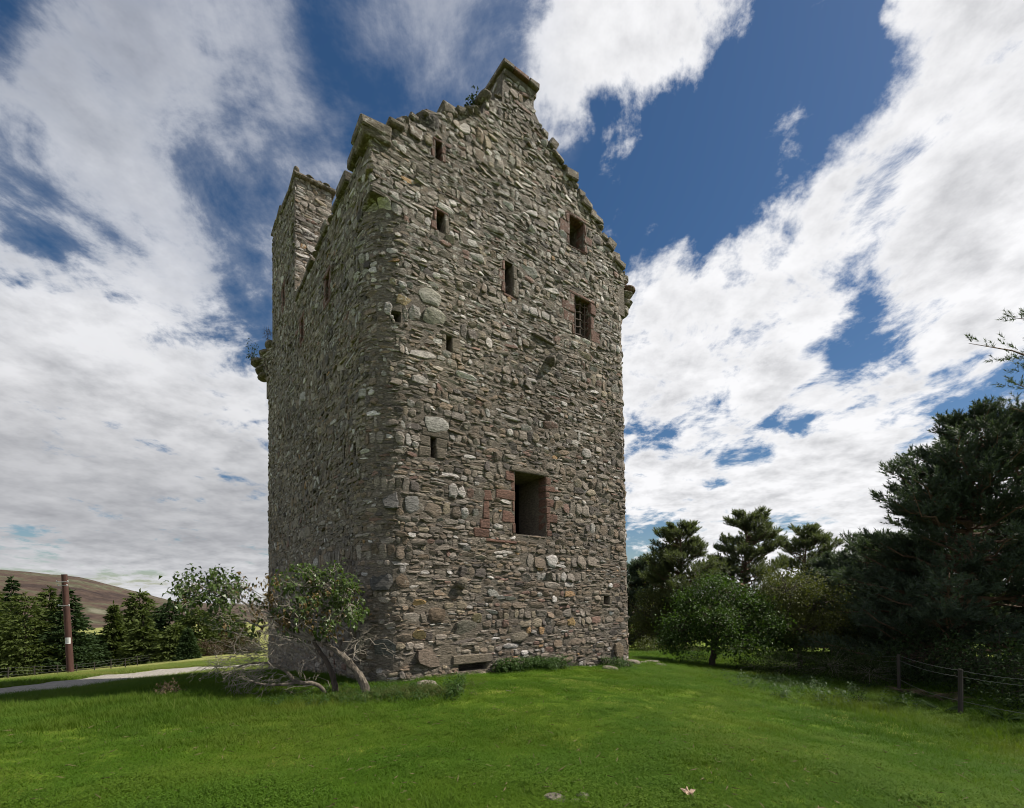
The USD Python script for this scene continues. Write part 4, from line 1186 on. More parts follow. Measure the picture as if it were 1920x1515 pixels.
for k, (px, Y, rx, h, n, mt, lab) in enumerate([(1480, 17.5, 1.3, 0.55, 70, 'scrub', 'tangled scrub at the foot of the yellowing tree'), (1415, 18.6, 0.9, 0.35, 40, 'scrub', 'low scrub under the right side of the small round tree'), (1560, 16, 1.3, 0.7, 80, 'scrub', 'dense bramble clump at the edge of the lawn'),
                                                (1630, 14.6, 0.9, 0.6, 60, 'scrub', 'bramble clump at the far end of the wire fence'), (1300, 20.2, 0.45, 0.25, 24, 'weed', 'low weeds at the left of the small tree trunk')]):
    b = gpt(px, Y)
    bushy('shrub', lab, 'shrub', b, [(b + [0, 0, h * 0.7], (rx, 0.7, h), n)], R(60 + k), M[mt], 0.085, 0.04, per=28, clump=0.17, wood='twig', part='foliage', limb_r=0.012)
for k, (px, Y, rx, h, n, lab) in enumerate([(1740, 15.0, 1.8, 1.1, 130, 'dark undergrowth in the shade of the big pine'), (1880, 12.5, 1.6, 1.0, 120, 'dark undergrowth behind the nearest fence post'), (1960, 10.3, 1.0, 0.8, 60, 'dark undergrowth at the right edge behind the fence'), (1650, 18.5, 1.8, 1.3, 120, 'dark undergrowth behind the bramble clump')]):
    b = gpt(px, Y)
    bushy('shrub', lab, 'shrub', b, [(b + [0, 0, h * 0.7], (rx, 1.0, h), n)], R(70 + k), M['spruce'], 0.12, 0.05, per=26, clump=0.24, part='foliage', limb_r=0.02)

# dead bracken and ferns along the fence foot
def fern(name, label, base, rng, n=9, L=0.6, material='fern'):
    base = np.asarray(base, float)
    cs, ds, ups, ls = [], [], [], []
    for k in range(n):
        az = rng.uniform(0, 2 * np.pi)
        ln = L * rng.uniform(0.7, 1.2)
        m = 16
        u = np.linspace(0.15, 1, m)
        p = base + np.stack([math.cos(az) * u * ln, math.sin(az) * u * ln, 0.75 * ln * (u - 0.75 * u * u) * 1.6], -1)
        sd = np.array([-math.sin(az), math.cos(az), 0.0])
        for sg_ in (-1, 1):
            cs.append(p)
            ds.append(np.tile(sd * sg_ + np.array([math.cos(az), math.sin(az), -0.2]) * 0.5, (m, 1)))
            ls.append(0.3 * ln * (1.08 - u) + 0.02)
            ups.append(np.tile([0, 0, 1.0], (m, 1)))
    t = thing(name, label, 'fern', base)
    ls = np.concatenate(ls)
    obj('fronds', leaves(np.concatenate(cs), np.concatenate(ds), np.concatenate(ups), ls, ls * 0.28, 0.3, 0.05), M[material], t)
    return t


for k, (px, Y, mt, lab) in enumerate([(1722, 12.4, 'fern', 'green fern at the lawn edge below the middle of the fence'), (1768, 10.6, 'fern', 'green fern left of the nearest fence post'), (1885, 9.6, 'fern', 'green fern behind the wires right of the nearest fence post'),
                                      (1700, 12.9, 'brownscrub', 'dead brown fern by the second fence post'), (1745, 12.2, 'brownscrub', 'dead brown fern between the two fence posts'), (1775, 11.7, 'brownscrub', 'dead brown fern close behind the nearest fence post'), (1615, 14.0, 'fern', 'green fern at the end of the bramble clump')]):
    fern('fern_plant', lab, gpt(px, Y), R(80 + k), 9, 0.5, mt)

# the wire fence on the right
def fence(name, label, posts, height, wires, rng, r=0.05, lean=0.03, sag=0.05, wr=0.0035):
    """posts: ground points. A post each, and strands that sag between them."""
    t = thing(name, label, 'fence', posts[0])
    tops = []
    for p in posts:
        tp2 = np.asarray(p) + [rng.normal(0, lean), rng.normal(0, lean), height * rng.uniform(0.94, 1.05)]
        tops.append(tp2)
        pth = np.array([np.asarray(p) - [0, 0, 0.15], np.asarray(p) * 0.5 + tp2 * 0.5, tp2])
        obj('post', tube(pth, np.array([r * 1.05, r, r * 0.94]), 8), M['postwood'], t, smooth=40)
    for f in wires:
        strand = []
        for k in range(len(posts) - 1):
            a = np.asarray(posts[k]) * (1 - f) + tops[k] * f
            b = np.asarray(posts[k + 1]) * (1 - f) + tops[k + 1] * f
            u = np.linspace(0, 1, 9)[:-1 if k < len(posts) - 2 else None, None]
            s_ = sag * np.linalg.norm(b - a) * rng.uniform(0.3, 1.0)
            strand.append(a * (1 - u) + b * u - np.array([0, 0, 1]) * 4 * u * (1 - u) * s_ + [0, -r, 0])
        obj('wire', tube(np.vstack(strand), wr, 4), M['wire'], t)
    return t


fp = [gpt(2350, 6.9), gpt(2010, 8.3), gpt(1801, 10.2), gpt(1686, 13.6), gpt(1604, 17.0)]
fence('wire_fence', 'sagging wire fence with grey posts under the pines on the right', fp, 1.02, (0.97, 0.84, 0.33), R(91), 0.043, 0.02, 0.035, 0.004)

# ------------------------------------------------------------------ left side: conifers, fence, pole
LT = [('spruce_tree', 22, 66, 1083, 40, 'spruce', 0.85, 'dark spruce top at the left edge behind the light conifers'),
      ('conifer_tree', 48, 58, 1112, 56, 'larch', 0.42, 'broad light green conifer at the far left'),
      ('conifer_tree', -25, 60, 1100, 60, 'larch', 0.5, 'light conifer cut by the left edge of the photograph'),
      ('conifer_tree', 92, 70, 1100, 34, 'larch', 0.5, 'grey-green conifer between the broad light one and the pole'),
      ('spruce_tree', 128, 60, 1102, 46, 'spruce', 0.75, 'dark spruce right behind the wooden pole'),
      ('spruce_tree', 213, 68, 1133, 24, 'larch', 0.8, 'small light spruce standing in the gap right of the pole'),
      ('conifer_tree', 262, 78, 1108, 40, 'larch', 0.38, 'tall open conifer, highest right of the pole'),
      ('spruce_tree', 268, 64, 1143, 34, 'larch', 0.8, 'light pointed spruce in front of the tall open conifer'),
      ('conifer_tree', 318, 72, 1128, 44, 'spruce', 0.45, 'round dark conifer left of the leaning bush'),
      ('conifer_tree', 372, 70, 1140, 50, 'larch', 0.5, 'wide conifer seen through the left side of the leaning bush'),
      ('spruce_tree', 352, 60, 1180, 16, 'spruce', 0.9, 'tiny blue spruce beside the field fence'),
      ('conifer_tree', 330, 64, 1172, 40, 'larch', 0.5, 'low conifer in front of the round dark one'),
      ('conifer_tree', 178, 66, 1190, 24, 'spruce', 0.55, 'low dark conifer right of the pole'),
      ('conifer_tree', 430, 76, 1150, 46, 'larch', 0.5, 'conifer behind the middle of the leaning bush'),
      ('conifer_tree', 235, 90, 1172, 40, 'spruce', 0.5, 'dim conifer far back between the light spruces')]
for k, (nm, px, Y, pyt, hwpx, mt, pw, lab) in enumerate(LT):
    b = gpt(px, Y)
    h = at(px, pyt, Y)[2] - b[2]
    spruce(nm, lab, b, h, hwpx * 1.12 / 900 * Y, R(100 + k), M[mt], 'conifers beyond the field fence', tiers=30, per=12, dens=24, power=pw, lc=0.52 * Y / 62, wc=0.22 * Y / 62, clear=0.06 if px == 128 else 0.0)
for k, (px, Y, rx, h, n, lab) in enumerate([(445, 70, 3.2, 1.6, 110, 'brown hedge-like scrub behind the leaning bush'), (392, 66, 1.6, 1.0, 60, 'low brown scrub at the edge of the field')]):
    b = gpt(px, Y)
    bushy('shrub', lab, 'shrub', b, [(b + [0, 0, h * 0.8], (rx, 1.0, h), n)], R(130 + k), M['brownscrub'], 0.3, 0.1, per=22, clump=0.35, twigs=False, part='foliage')
fl = [gpt(-120, 34), gpt(-50, 37.5)] + [gpt(px, Y) for px, Y in ((15, 41), (65, 45), (108, 48), (143, 50.5), (177, 53), (208, 55), (235, 57), (258, 59), (280, 61), (300, 63), (320, 65), (342, 67), (366, 69), (392, 71), (420, 74))]
fence('field_fence', 'post and wire fence crossing the pale field on the left', fl, 1.15, (0.95, 0.7, 0.45), R(95), 0.05, 0.03, 0.006, 0.006)
pb = gpt(133, 30.0)
ph_ = at(120, 1077, 30.0)[2]
pole = thing('utility_pole', 'bare reddish wooden pole with a white notice by the gravel track', 'pole', pb)
ptop = np.array([at(120.5, 1077, 30.0)[0], 30.0, ph_])
obj('post', tube(np.array([pb - [0, 0, 0.3], pb * 0.5 + ptop * 0.5, ptop]), np.array([0.185, 0.17, 0.15]), 16), M['polewood'], pole, smooth=40)
ax = unit(ptop - pb)


def on_pole(py):
    k = (at(0, py, 30)[2] - pb[2]) / (ptop[2] - pb[2])
    return pb + (ptop - pb) * k


c = on_pole(1201)
ring = [c + np.array([math.sin(a) * 0.182, -math.cos(a) * 0.182, 0]) for a in np.linspace(-0.2, 1.25, 7)]
pl = np.array([[p - [0, 0, 0.19], p + [0, 0, 0.19]] for p in ring]).reshape(-1, 3)
obj('notice', (np.vstack([pl]), np.array([(2 * k, 2 * k + 2, 2 * k + 1) for k in range(6)] + [(2 * k + 1, 2 * k + 2, 2 * k + 3) for k in range(6)])), M['paper'], pole, label='small white notice')
for q in range(4):
    zq = 0.12 - q * 0.07
    r2 = [c + np.array([math.sin(a) * 0.186, -math.cos(a) * 0.186, zq]) for a in np.linspace(0.15, 0.95, 5)]
    pl = np.array([[p - [0, 0, 0.014], p + [0, 0, 0.014]] for p in r2]).reshape(-1, 3)
    obj('notice_line', (pl, np.array([(2 * k, 2 * k + 2, 2 * k + 1) for k in range(4)] + [(2 * k + 1, 2 * k + 2, 2 * k + 3) for k in range(4)])), M['ink'], pole)
for py, hw in ((1091.5, 0.34), (1098.5, 0.27), (1136, 0.32)):
    c = on_pole(py)
    obj('bracket', tube(np.array([c + [-hw, -0.17, 0.02], c + [0, -0.2, 0], c + [hw, -0.17, 0.03]]), 0.022, 6), M['metal'], pole)
    for sx in (-1, 1):
        obj('insulator', tube(np.array([c + [sx * hw, -0.17, -0.02], c + [sx * hw, -0.17, 0.06], c + [sx * hw, -0.17, 0.1]]), np.array([0.03, 0.04, 0.02]), 8), M['metal'], pole)

# ------------------------------------------------------------------ the leaning bush in front of the tower
rb = R(200)


def gnarled(path, radii, rng, n=26, sides=12):
    """A bark-covered limb: a smooth run through the points, knobbly all round."""
    k = np.arange(len(path))
    t_ = np.linspace(0, len(path) - 1, n)
    p = CubicSpline(k, np.asarray(path))(t_)
    r_ = np.interp(t_, k, radii)
    v, f = tube(p + rng.normal(0, 0.05, (n, 3)) * r_[:, None], r_, sides)
    m = n * sides
    cen = np.repeat(p, sides, 0)
    o = rng.uniform(0, 50, 3)
    v[:m] = cen + (v[:m] - cen) * (1 + 0.75 * (meshkit.fbm(v[:m] * 11 + o, 3) - 0.5))[:, None]
    return v, f


b1, b2 = gpt(692, 9.85), gpt(630, 9.95)
bush = thing('leaning_bush', 'half dead leaning bush with pale bare branches at the left foot of the tower', 'bush', b1)
wood = []
obj('trunk', gnarled(np.array([b1 - [0, 0, 0.15], at(680, 1277, 9.85), at(668, 1258, 9.9), at(650, 1238, 9.95), at(630, 1220, 10.0), at(606, 1205, 10.1)]), np.array([0.10, 0.085, 0.07, 0.075, 0.055, 0.045]), rb), M['bark'], bush, label='thick leaning trunk')
obj('trunk', gnarled(np.array([b2 - [0, 0, 0.15], at(628, 1285, 9.95), at(622, 1262, 9.95), at(612, 1240, 10.0), at(600, 1222, 10.05), at(588, 1200, 10.1)]), np.array([0.07, 0.065, 0.06, 0.05, 0.045, 0.035]), rb), M['darkbark'], bush)
obj('trunk', gnarled(np.array([b2 + [-0.15, -0.02, -0.1], at(604, 1291, 9.8), at(583, 1281, 9.7), at(556, 1279, 9.6), at(540, 1262, 9.6), at(512, 1246, 9.6), at(480, 1243, 9.6), at(445, 1250, 9.5)]), np.array([0.05, 0.045, 0.042, 0.04, 0.032, 0.028, 0.02, 0.012]), rb), M['bark'], bush, label='dead limb sweeping left above the grass')
obj('trunk', gnarled(np.array([at(556, 1279, 9.6), at(520, 1284, 9.5), at(485, 1282, 9.4), at(468, 1272, 9.4)]), np.array([0.035, 0.028, 0.02, 0.01]), rb), M['bark'], bush)
# live limbs
hubs = {'l': at(390, 1110, 10.4), 'm': at(500, 1125, 10.6), 'r': at(600, 1100, 10.3), 'rr': at(655, 1130, 10.0), 'lo': at(420, 1165, 10.4), 'c': at(560, 1160, 10.2)}
o1, o2 = at(606, 1205, 10.1), at(588, 1200, 10.1)
for k, hb in hubs.items():
    st = o1 if k in ('r', 'rr') else o2
    wood.append(tube(wander(st, hb, 8, 0.05, rb, (0, 0, 0.12)), np.linspace(0.035, 0.012, 8), 5, False))
leaf_pts, turn_pts = [], []


def sprig(root, tip, n, dst, spread=0.065, k=9):
    wood.append(tube(wander(root, tip, 5, 0.035, rb), np.linspace(0.009, 0.003, 5), 3, False))
    u = rb.uniform(0.45, 1.05, n)[:, None]
    dst.append((np.asarray(root) * (1 - u) + np.asarray(tip) * u + rb.normal(0, spread, (n, 3)), unit(np.asarray(tip) - root)))


for (cpx, cpy, cY, rpx, rpy, num, hub, turn) in [(395, 1102, 10.4, 78, 42, 70, 'l', 0.03), (350, 1120, 10.3, 38, 34, 26, 'l', 0.0), (415, 1090, 10.6, 45, 25, 30, 'l', 0.03), (425, 1150, 10.4, 55, 32, 26, 'lo', 0.25),
                                                 (480, 1110, 10.6, 45, 38, 26, 'm', 0.75), (505, 1150, 10.5, 55, 36, 30, 'm', 0.75), (455, 1185, 10.4, 60, 22, 14, 'lo', 0.6),
                                                 (560, 1085, 10.4, 55, 34, 46, 'r', 0.12), (620, 1090, 10.3, 50, 36, 52, 'r', 0.05), (660, 1125, 10.1, 30, 44, 40, 'rr', 0.1), (600, 1140, 10.1, 55, 34, 50, 'c', 0.3), (545, 1150, 10.1, 40, 34, 26, 'c', 0.55), (640, 1170, 9.9, 42, 26, 22, 'rr', 0.35), (580, 1185, 10.0, 50, 22, 20, 'c', 0.35)]:
    for q in range(int(num * 0.75)):
        a = rb.uniform(0, 2 * np.pi)
        rr = rb.uniform(0.25, 1.0) ** 0.6
        tip = at(cpx + rr * rpx * math.cos(a), cpy + rr * rpy * math.sin(a), cY + rb.normal(0, 0.35))
        root = hubs[hub] + (tip - hubs[hub]) * rb.uniform(0.1, 0.5) + rb.normal(0, 0.06, 3)
        sprig(root, tip, int(rb.integers(7, 14)), turn_pts if rb.random() < turn else leaf_pts)
# bare twigs: a tangle below the leaves and along the dead limbs
def spray(start, direc, L, rng, depth=0, r=0.008):
    end = np.asarray(start) + unit(direc) * L
    p = wander(start, end, 5, 0.045 * L, rng, (0, 0, rng.normal(0, 0.08) * L))
    wood.append(tube(p, np.linspace(r, r * 0.4, 5), 3, False))
    if depth < 2:
        for q in range(rng.integers(2, 4)):
            u = rng.uniform(0.3, 0.95)
            s = p[0] * (1 - u) + p[-1] * u
            spray(s, unit(direc) + rng.normal(0, 0.55, 3), L * rng.uniform(0.4, 0.7), rng, depth + 1, r * 0.65)


for (x0, y0, x1, y1, num, dx, dz) in [(470, 1245, 560, 1272, 18, -1.0, -0.5), (400, 1250, 470, 1250, 22, -1.0, -0.3), (430, 1225, 560, 1262, 26, -0.9, 0.5), (440, 1262, 540, 1284, 14, -0.8, -0.6), (470, 1200, 600, 1235, 26, -1.0, 0.1), (520, 1180, 620, 1215, 20, -0.7, 0.3), (420, 1205, 520, 1235, 18, -1.0, 0.0), (560, 1270, 620, 1290, 12, -0.9, 0.1), (640, 1190, 690, 1235, 10, 0.5, 0.7), (450, 1140, 560, 1200, 20, -0.6, 0.6)]:
    for q in range(num):
        s = at(rb.uniform(x0, x1), rb.uniform(y0, y1), rb.uniform(9.4, 10.3))
        spray(s, np.array([dx, rb.normal(0, 0.6), dz]) + rb.normal(0, 0.4, 3), rb.uniform(0.28, 0.7), rb) if rb.random() < 0.8 else None
obj('branches', join(wood), M['twig'], bush)
for pts_, nm, mt in ((leaf_pts, 'crown', M['elder']), (turn_pts, 'turning_leaves', M['autumn'])):
    c = np.concatenate([p[0] for p in pts_])
    d = np.concatenate([np.repeat(p[1][None], len(p[0]), 0) for p in pts_]) * 0.5 + rb.normal(0, 0.55, (len(c), 3)) - [0, 0, 0.55]
    sz = rb.uniform(0.7, 1.25, len(c))
    small = 0.8 if nm == 'turning_leaves' else 1.0
    obj(nm, leaves(c, d, np.array([0, -0.25, 1.0]) + rb.normal(0, 0.3, (len(c), 3)), 0.125 * sz * small, 0.066 * sz * small, 0.5, 0.2), mt, bush)
del wood

# plants that grow on the tower
for (p, lab, mt, sd, h) in [(loc2w(2.86, 0.3, 14.6), 'grey-leaved plant growing beside the gable chimney', 'scrub', 1, 0.6), (loc2w(-0.55, 14.3, 12.75), 'green plant growing on the left rear corbel', 'scrub', 2, 0.85),
                            (loc2w(-0.1, 12.9, 13.25), 'wispy dead stems on the left wall head', 'deadstem', 3, 0.5), (loc2w(6.35, 0.3, 14.15), 'tiny brown tuft on the right slope of the gable', 'deadstem', 4, 0.22)]:
    p = np.asarray(p)
    bushy('wall_plant', lab, 'plant', p - [0, 0, 0.1], [(p + [0, 0, h * 0.55], (h * 0.28, h * 0.28, h * 0.45), 16)], R(300 + sd), M[mt], 0.10 if mt == 'scrub' else 0.16, 0.045 if mt == 'scrub' else 0.012, per=7, clump=0.06, wood='darkbark', part='foliage', limb_r=0.012)

# ------------------------------------------------------------------ rocks and the fallen leaf
for (px, Y, sz, lab, sd, dz) in [(800, 10.4, (0.25, 0.2, 0.15), 'rounded pale boulder in the grass by the tower corner', 1, 0.02), (860, 9.95, (0.13, 0.1, 0.07), 'small flat stone in the grass right of the rounded boulder', 2, 0.0),
                                 (1143, 14.2, (0.29, 0.2, 0.16), 'angular boulder in the grass below the right end of the tower', 3, 0.0), (1133, 15.6, (0.22, 0.14, 0.1), 'low stone against the wall behind the angular boulder', 9, 0.0),
                                 (1186, 17.2, (0.26, 0.2, 0.18), 'dark stone at the right corner of the tower', 4, 0.02), (1222, 18.4, (0.36, 0.25, 0.1), 'flat pale slab on the sunlit path right of the tower', 5, 0.0),
                                 (1206, 17.9, (0.2, 0.16, 0.08), 'small pale slab left of the flat slab', 6, 0.0), (1240, 17.6, (0.3, 0.16, 0.07), 'half buried stone on the sunlit path', 7, 0.0),
                                 (953, 9.6, (0.07, 0.05, 0.03), 'pebble in the lawn in front of the tower', 8, 0.0)]:
    g = gpt(px, Y, dz)
    o = obj('field_rock', rock(g, sz, R(400 + sd), 3, 0.3, sd * 0.7), M['rock'], smooth=35)
    tag(o, lab, 'rock')
o = obj('field_rock', join([rock(gpt(1040, 3.95, -0.025), (0.1, 0.08, 0.075), R(421), 3, 0.3), rock(gpt(1092, 4.0, -0.02), (0.07, 0.06, 0.06), R(422), 3, 0.3), rock(gpt(1065, 3.88, -0.05), (0.16, 0.09, 0.075), R(423), 3, 0.3)]), M['rock'], smooth=35)
tag(o, 'half buried mossy stone in the foreground grass', 'rock')
rl = R(430)
lc_ = gpt(1291, 4.05, 0.05)
lv, lf_ = [lc_ + [0, 0, 0.012]], []
for k in range(15):
    a = k / 15 * 2 * np.pi + 0.2
    r_ = (0.062 if k % 3 == 0 else 0.03 if k % 3 == 1 else 0.036) * rl.uniform(0.85, 1.15)
    lv.append(lc_ + [math.cos(a) * r_, math.sin(a) * r_, rl.uniform(-0.01, 0.03) + 0.3 * math.sin(a) * r_])
for k in range(15):
    lf_.append((0, 1 + k, 1 + (k + 1) % 15))
leafm = thing('fallen_leaf', 'dry curled brown leaf lying on the foreground grass', 'leaf', lc_)
obj('blade', (np.array(lv), np.array(lf_)), M['deadleaf'], leafm)
obj('stalk', tube(np.array([lc_ + [0, -0.02, 0.01], lc_ + [0.02, -0.05, 0.015], lc_ + [0.03, -0.075, 0.0]]), 0.0018, 4), M['deadleaf'], leafm)

# ------------------------------------------------------------------ grass and low weeds
def tuft(rng, n, R_, h, w, bend, seedhead=0):
    r = R_ * np.sqrt(rng.random(n))
    a = rng.uniform(0, 2 * np.pi, n)
    base = np.stack([r * np.cos(a), r * np.sin(a), np.full(n, -0.02)], -1)
    hh = h * rng.uniform(0.45, 1.15, n)
    az = rng.uniform(0, 2 * np.pi, n)
    out = np.stack([np.cos(az), np.sin(az), np.zeros(n)], -1) * (bend * hh * rng.uniform(0.3, 1.4, n))[:, None]
    sd = np.stack([-np.sin(az), np.cos(az), np.zeros(n)], -1) * w / 2
    m = base + out * 0.35 + [0, 0, 1] * (hh * 0.6)[:, None]
    tip = base + out * 1.1 + [0, 0, 1] * hh[:, None]
    v = np.stack([base - sd, base + sd, m + sd * 0.8, m - sd * 0.8, tip], 1).reshape(-1, 3)
    f = np.array([(0, 1, 2), (0, 2, 3), (3, 2, 4)])
    return v, (f[None] + np.arange(n)[:, None, None] * 5).reshape(-1, 3)


protos = UsdGeom.Xform.Define(stage, '/World/Looks/tuft_shapes')
UsdGeom.Imageable(protos).CreateVisibilityAttr()
stage.CreateClassPrim('/World/tufts')


def instancer(name, meshes, pos, idx, scale, yaw, mat_, label):
    pi = UsdGeom.PointInstancer.Define(stage, f'/World/{name}')
    targets = []
    for k, m_ in enumerate(meshes):
        pth = f'/World/{name}/shape_{k + 1:03d}'
        v, f = m_
        mm = UsdGeom.Mesh.Define(stage, pth)
        mm.CreatePointsAttr(Vt.Vec3fArray.FromNumpy(v.astype(np.float32)))
        mm.CreateFaceVertexCountsAttr(Vt.IntArray.FromNumpy(np.full(len(f), 3, np.int32)))
        mm.CreateFaceVertexIndicesAttr(Vt.IntArray.FromNumpy(f.astype(np.int32).ravel()))
        mm.CreateSubdivisionSchemeAttr("none")
        UsdShade.MaterialBindingAPI.Apply(mm.GetPrim()).Bind(mat_)
        targets.append(pth)
    pi.CreatePrototypesRel().SetTargets([Sdf.Path(t_) for t_ in targets])
    pi.CreateProtoIndicesAttr(Vt.IntArray.FromNumpy(idx.astype(np.int32)))
    pi.CreatePositionsAttr(Vt.Vec3fArray.FromNumpy(pos.astype(np.float32)))
    pi.CreateScalesAttr(Vt.Vec3fArray.FromNumpy(scale.astype(np.float32)))
    q4 = np.stack([np.cos(yaw / 2), 0 * yaw, 0 * yaw, np.sin(yaw / 2)], -1)
    pi.CreateOrientationsAttr(Vt.QuathArray([Gf.Quath(float(a), float(b), float(c), float(d)) for a, b, c, d in q4]))
    tag(pi.GetPrim(), label, kind='stuff')


stage.RemovePrim('/World/tufts')
stage.RemovePrim('/World/Looks/tuft_shapes')
rg = R(500)


def scatter(n, r0, r1, amax, power=1.0):
    """Points in the view's fan, thinning with distance."""
    u = rg.random(n)
    r = (r0 ** (2 - power) + u * (r1 ** (2 - power) - r0 ** (2 - power))) ** (1 / (2 - power))
    a = rg.uniform(-amax, amax, n)
    return r * np.sin(a), r * np.cos(a)


def blocked(x, y):
    p = np.stack([x, y], -1) - C2
    t, s = p @ D2, p @ E2
    bad = (t > 0.12) & (t < 8.6) & (s > 0.05) & (s < 14.0) & ((t + s) > 0.42)
    dd = np.full(len(x), 9.0)
    for k in range(0, 120, 2):
        dd = np.minimum(dd, np.hypot(x - tc[k, 0], y - tc[k, 1]))
    return bad | (dd < 1.4), dd


x, y = scatter(52000, 2.6, 60, 0.88, 1.35)
bad, dd = blocked(x, y)
x, y = x[~bad], y[~bad]
r = np.hypot(x, y)
P3 = np.stack([x, y, 0 * x], -1)
lush = meshkit.fbm(P3 * 0.45, 4, 21)
long_ = np.clip((meshkit.fbm(P3 * 0.8, 3, 33) - 0.52) * 6, 0, 1)
rough = np.clip((-x - 1.0) / 3.0, 0, 1) * np.clip((y - 5.5) / 3, 0, 1)           # the uncut bank by the bush
rough = np.maximum(rough, np.clip((x - 5.0) / 3, 0, 1) * 0.5)
hgt = 0.55 + 0.55 * long_ + 0.9 * rough + 0.25 * rg.random(len(x))
meadow = rg.random(len(x)) < np.clip(rough * 0.85 + (r > 24) * 0.75 + 0.04, 0, 0.92)
tm = [tuft(R(510 + k), 80, 0.17, 0.046, 0.006, 1.5) for k in range(4)]
tl = [tuft(R(520 + k), 60, 0.17, 0.085, 0.006, 0.9) for k in range(3)]
pos = np.stack([x, y, gz(x, y)], -1)
far = np.clip(r / 9, 1, 3.2)
field = (x < -7) & (y > 23)
for nm, w_, shapes, m_, lab in (('lawn_grass', ~meadow & ~field, tm, M['blade'], 'short green grass of the lawn round the tower'), ('meadow_grass', meadow & ~field, tl, M['longblade'], 'longer yellowish grass of the bank'),
                                ('field_grass', field, tl, M['fieldblade'], 'pale hayfield grass beyond the gravel track')):
    sc = np.stack([far * (0.9 + 0.3 * rg.random(len(x))), far * (0.9 + 0.3 * rg.random(len(x))), hgt * np.clip(far, 1, 1.6)], -1)[w_]
    instancer(nm, shapes, pos[w_], rg.integers(0, len(shapes), w_.sum()), sc, rg.uniform(0, 6.28, w_.sum()), m_, lab)
# clover and flat weeds in the lawn
nw = 15000
x, y = scatter(nw, 3.4, 19, 0.85, 1.05)
keep = meshkit.fbm(np.stack([x, y, 0 * x], -1) * 0.9, 3, 44) > rg.uniform(0.44, 0.58, nw)
bad, _ = blocked(x, y)
x, y = x[keep & ~bad], y[keep & ~bad]
def rosette(rng, n, L):
    a = rng.uniform(0, 2 * np.pi, n)
    c = np.stack([rng.normal(0, 0.075, n), rng.normal(0, 0.075, n), rng.uniform(0.015, 0.055, n)], -1)
    d = np.stack([np.cos(a), np.sin(a), rng.uniform(-0.1, 0.4, n)], -1)
    return leaves(c, d, np.tile([0, 0, 1.0], (n, 1)), L * rng.uniform(0.6, 1.2, n), L * 0.55, 0.3, 0.1)
rset = [rosette(R(540 + k), 20, 0.024) for k in range(3)]
instancer('clover_patches', rset, np.stack([x, y, gz(x, y) + 0.01], -1), rg.integers(0, 3, len(x)), np.repeat(rg.uniform(0.7, 1.35, (len(x), 1)) * np.clip(np.hypot(x, y) / 9, 1, 1.8)[:, None], 3, 1), rg.uniform(0, 6.28, len(x)), M['clover'], 'clover and flat weeds in the lawn')
# leafy weeds along the foot of the walls and under the bush
def weedplant(rng, h, n):
    z = rng.uniform(0.1, 1, n) * h
    a = rng.uniform(0, 2 * np.pi, n)
    rr = 0.04 + 0.10 * rng.random(n)
    c = np.stack([np.cos(a) * rr * 0.5, np.sin(a) * rr * 0.5, z], -1) + rng.normal(0, 0.03, (n, 3)) * [1, 1, 0]
    d = np.stack([np.cos(a), np.sin(a), rng.uniform(-0.4, 0.5, n)], -1)
    return leaves(c, d, np.tile([0, 0, 1.0], (n, 1)), 0.075 * rng.uniform(0.6, 1.3, n), 0.034, 0.35, 0.15)
wp = [weedplant(R(560 + k), 0.26, 30) for k in range(4)]
tw = np.concatenate([rg.uniform(1.2, 8.4, 520), rg.uniform(3.4, 8.2, 360)])
sw_ = -np.abs(rg.normal(0.22, 0.2, len(tw))) - 0.02
pw = loc2w(tw, sw_, 0.0)
dense = meshkit.noise(np.stack([tw * 1.2, 0 * tw, 0 * tw], -1), 3)
keep = (dense > rg.uniform(0.3, 0.75, len(tw))) & ((tw < 1.9) | (tw > 3.2))
px_ = np.concatenate([pw[keep, 0], rg.uniform(-4.6, -1.0, 420), rg.uniform(6.0, 9.5, 130)])
py_ = np.concatenate([pw[keep, 1], rg.uniform(8.7, 10.4, 420), rg.uniform(10.5, 15.5, 130)])
bad, _ = blocked(px_, py_)
px_, py_ = px_[~bad], py_[~bad]
sc = rg.uniform(0.55, 1.25, (len(px_), 1)) ** 1.6 * np.where((px_ < -1.2) & (py_ < 10.5), 0.6, 1.0)[:, None]
instancer('foot_weeds', wp, np.stack([px_, py_, gz(px_, py_) - 0.01], -1), rg.integers(0, 4, len(px_)), np.repeat(sc, 3, 1), rg.uniform(0, 6.28, len(px_)), M['weed'], 'nettles and leafy weeds along the foot of the wall')
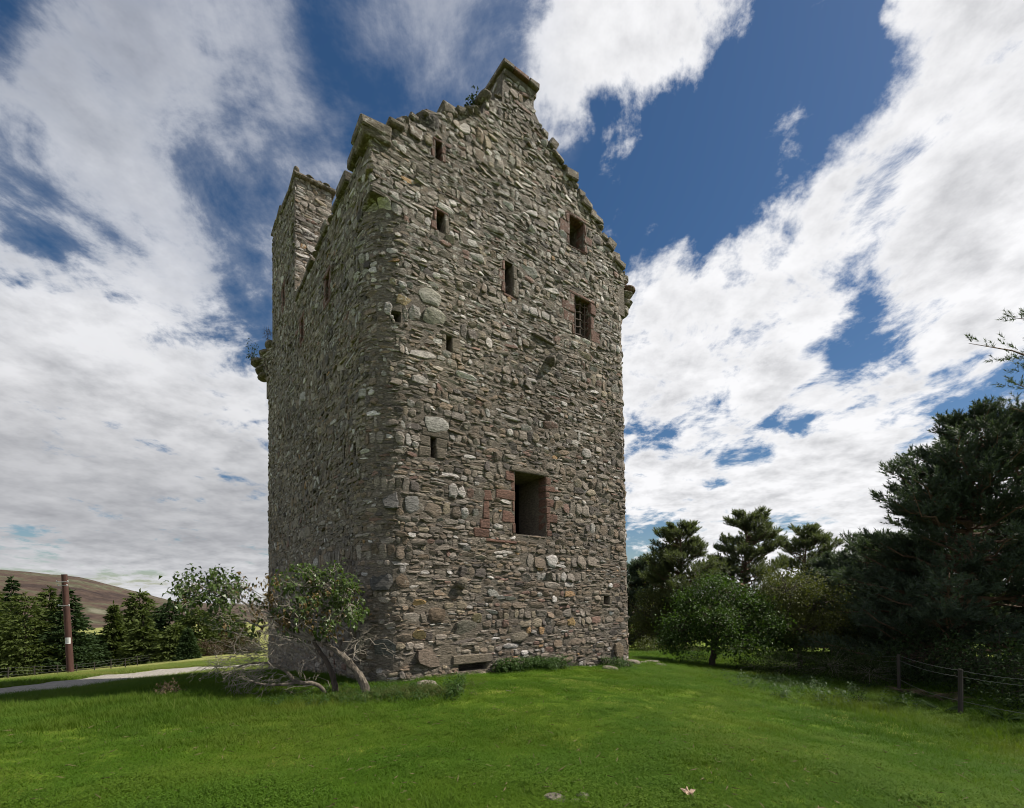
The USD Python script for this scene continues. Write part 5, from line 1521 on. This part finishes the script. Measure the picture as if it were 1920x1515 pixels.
# taller dry stalks on the uncut bank, and yellowish herbs between the bush and the boulder
xs, ys = rg.uniform(-10.5, -3.0, 420), rg.uniform(8.2, 12.5, 420)
bad, _ = blocked(xs, ys)
xs, ys = xs[~bad], ys[~bad]
stalk = [tuft(R(600 + k), 6, 0.1, 0.2, 0.005, 0.55) for k in range(3)]
instancer('dry_stalks', stalk, np.stack([xs, ys, gz(xs, ys)], -1), rg.integers(0, 3, len(xs)), np.repeat(rg.uniform(0.6, 1.3, (len(xs), 1)), 3, 1), rg.uniform(0, 6.28, len(xs)), M['fieldblade'], 'dry bent grass stalks on the uncut bank left of the bush')
xs, ys = rg.normal(-2.25, 0.65, 330), rg.normal(9.6, 0.3, 330)
bad, _ = blocked(xs, ys)
xs, ys = xs[~bad], ys[~bad]
instancer('yellow_herbs', wp, np.stack([xs, ys, gz(xs, ys) - 0.01], -1), rg.integers(0, 4, len(xs)), np.repeat(rg.uniform(0.3, 0.7, (len(xs), 1)), 3, 1), rg.uniform(0, 6.28, len(xs)), M['sunscrub'], 'low yellow-green herbs between the bush and the rounded boulder')
# dead flower stems left of the bush
for k, (px, Y, lab) in enumerate([(305, 9.6, 'dead brown weed stems in the grass left of the bush'), (322, 9.9, 'withered seed heads right of the dead stems'), (1610, 11.0, 'dark tuft of long grass on the right of the lawn')]):
    g = gpt(px, Y)
    bushy('dry_weed', lab, 'plant', g, [(g + [0, 0, 0.2], (0.13, 0.13, 0.13), 14)], R(580 + k), M['deadstem'] if k < 2 else M['fern'], 0.07, 0.02, per=6, clump=0.04, wood='twig', part='foliage', limb_r=0.006)  # foliage parts: dead stems and seed heads, grass blades on the last
# straws and pale bits on the lawn
nb_ = 1700
x, y = scatter(nb_, 3.4, 16, 0.85, 1.3)
bad, _ = blocked(x, y)
x, y = x[~bad], y[~bad]
cc = np.stack([x, y, gz(x, y) + 0.045], -1)
aa = rg.uniform(0, 2 * np.pi, len(x))
o = obj('straw_litter', cards(cc, np.stack([np.cos(aa), np.sin(aa), rg.normal(0, 0.25, len(x))], -1), rg.uniform(0.03, 0.14, len(x)), 0.008, rg), M['deadstem'], kind='stuff')
tag(o, 'dry straws and leaf litter scattered over the lawn')
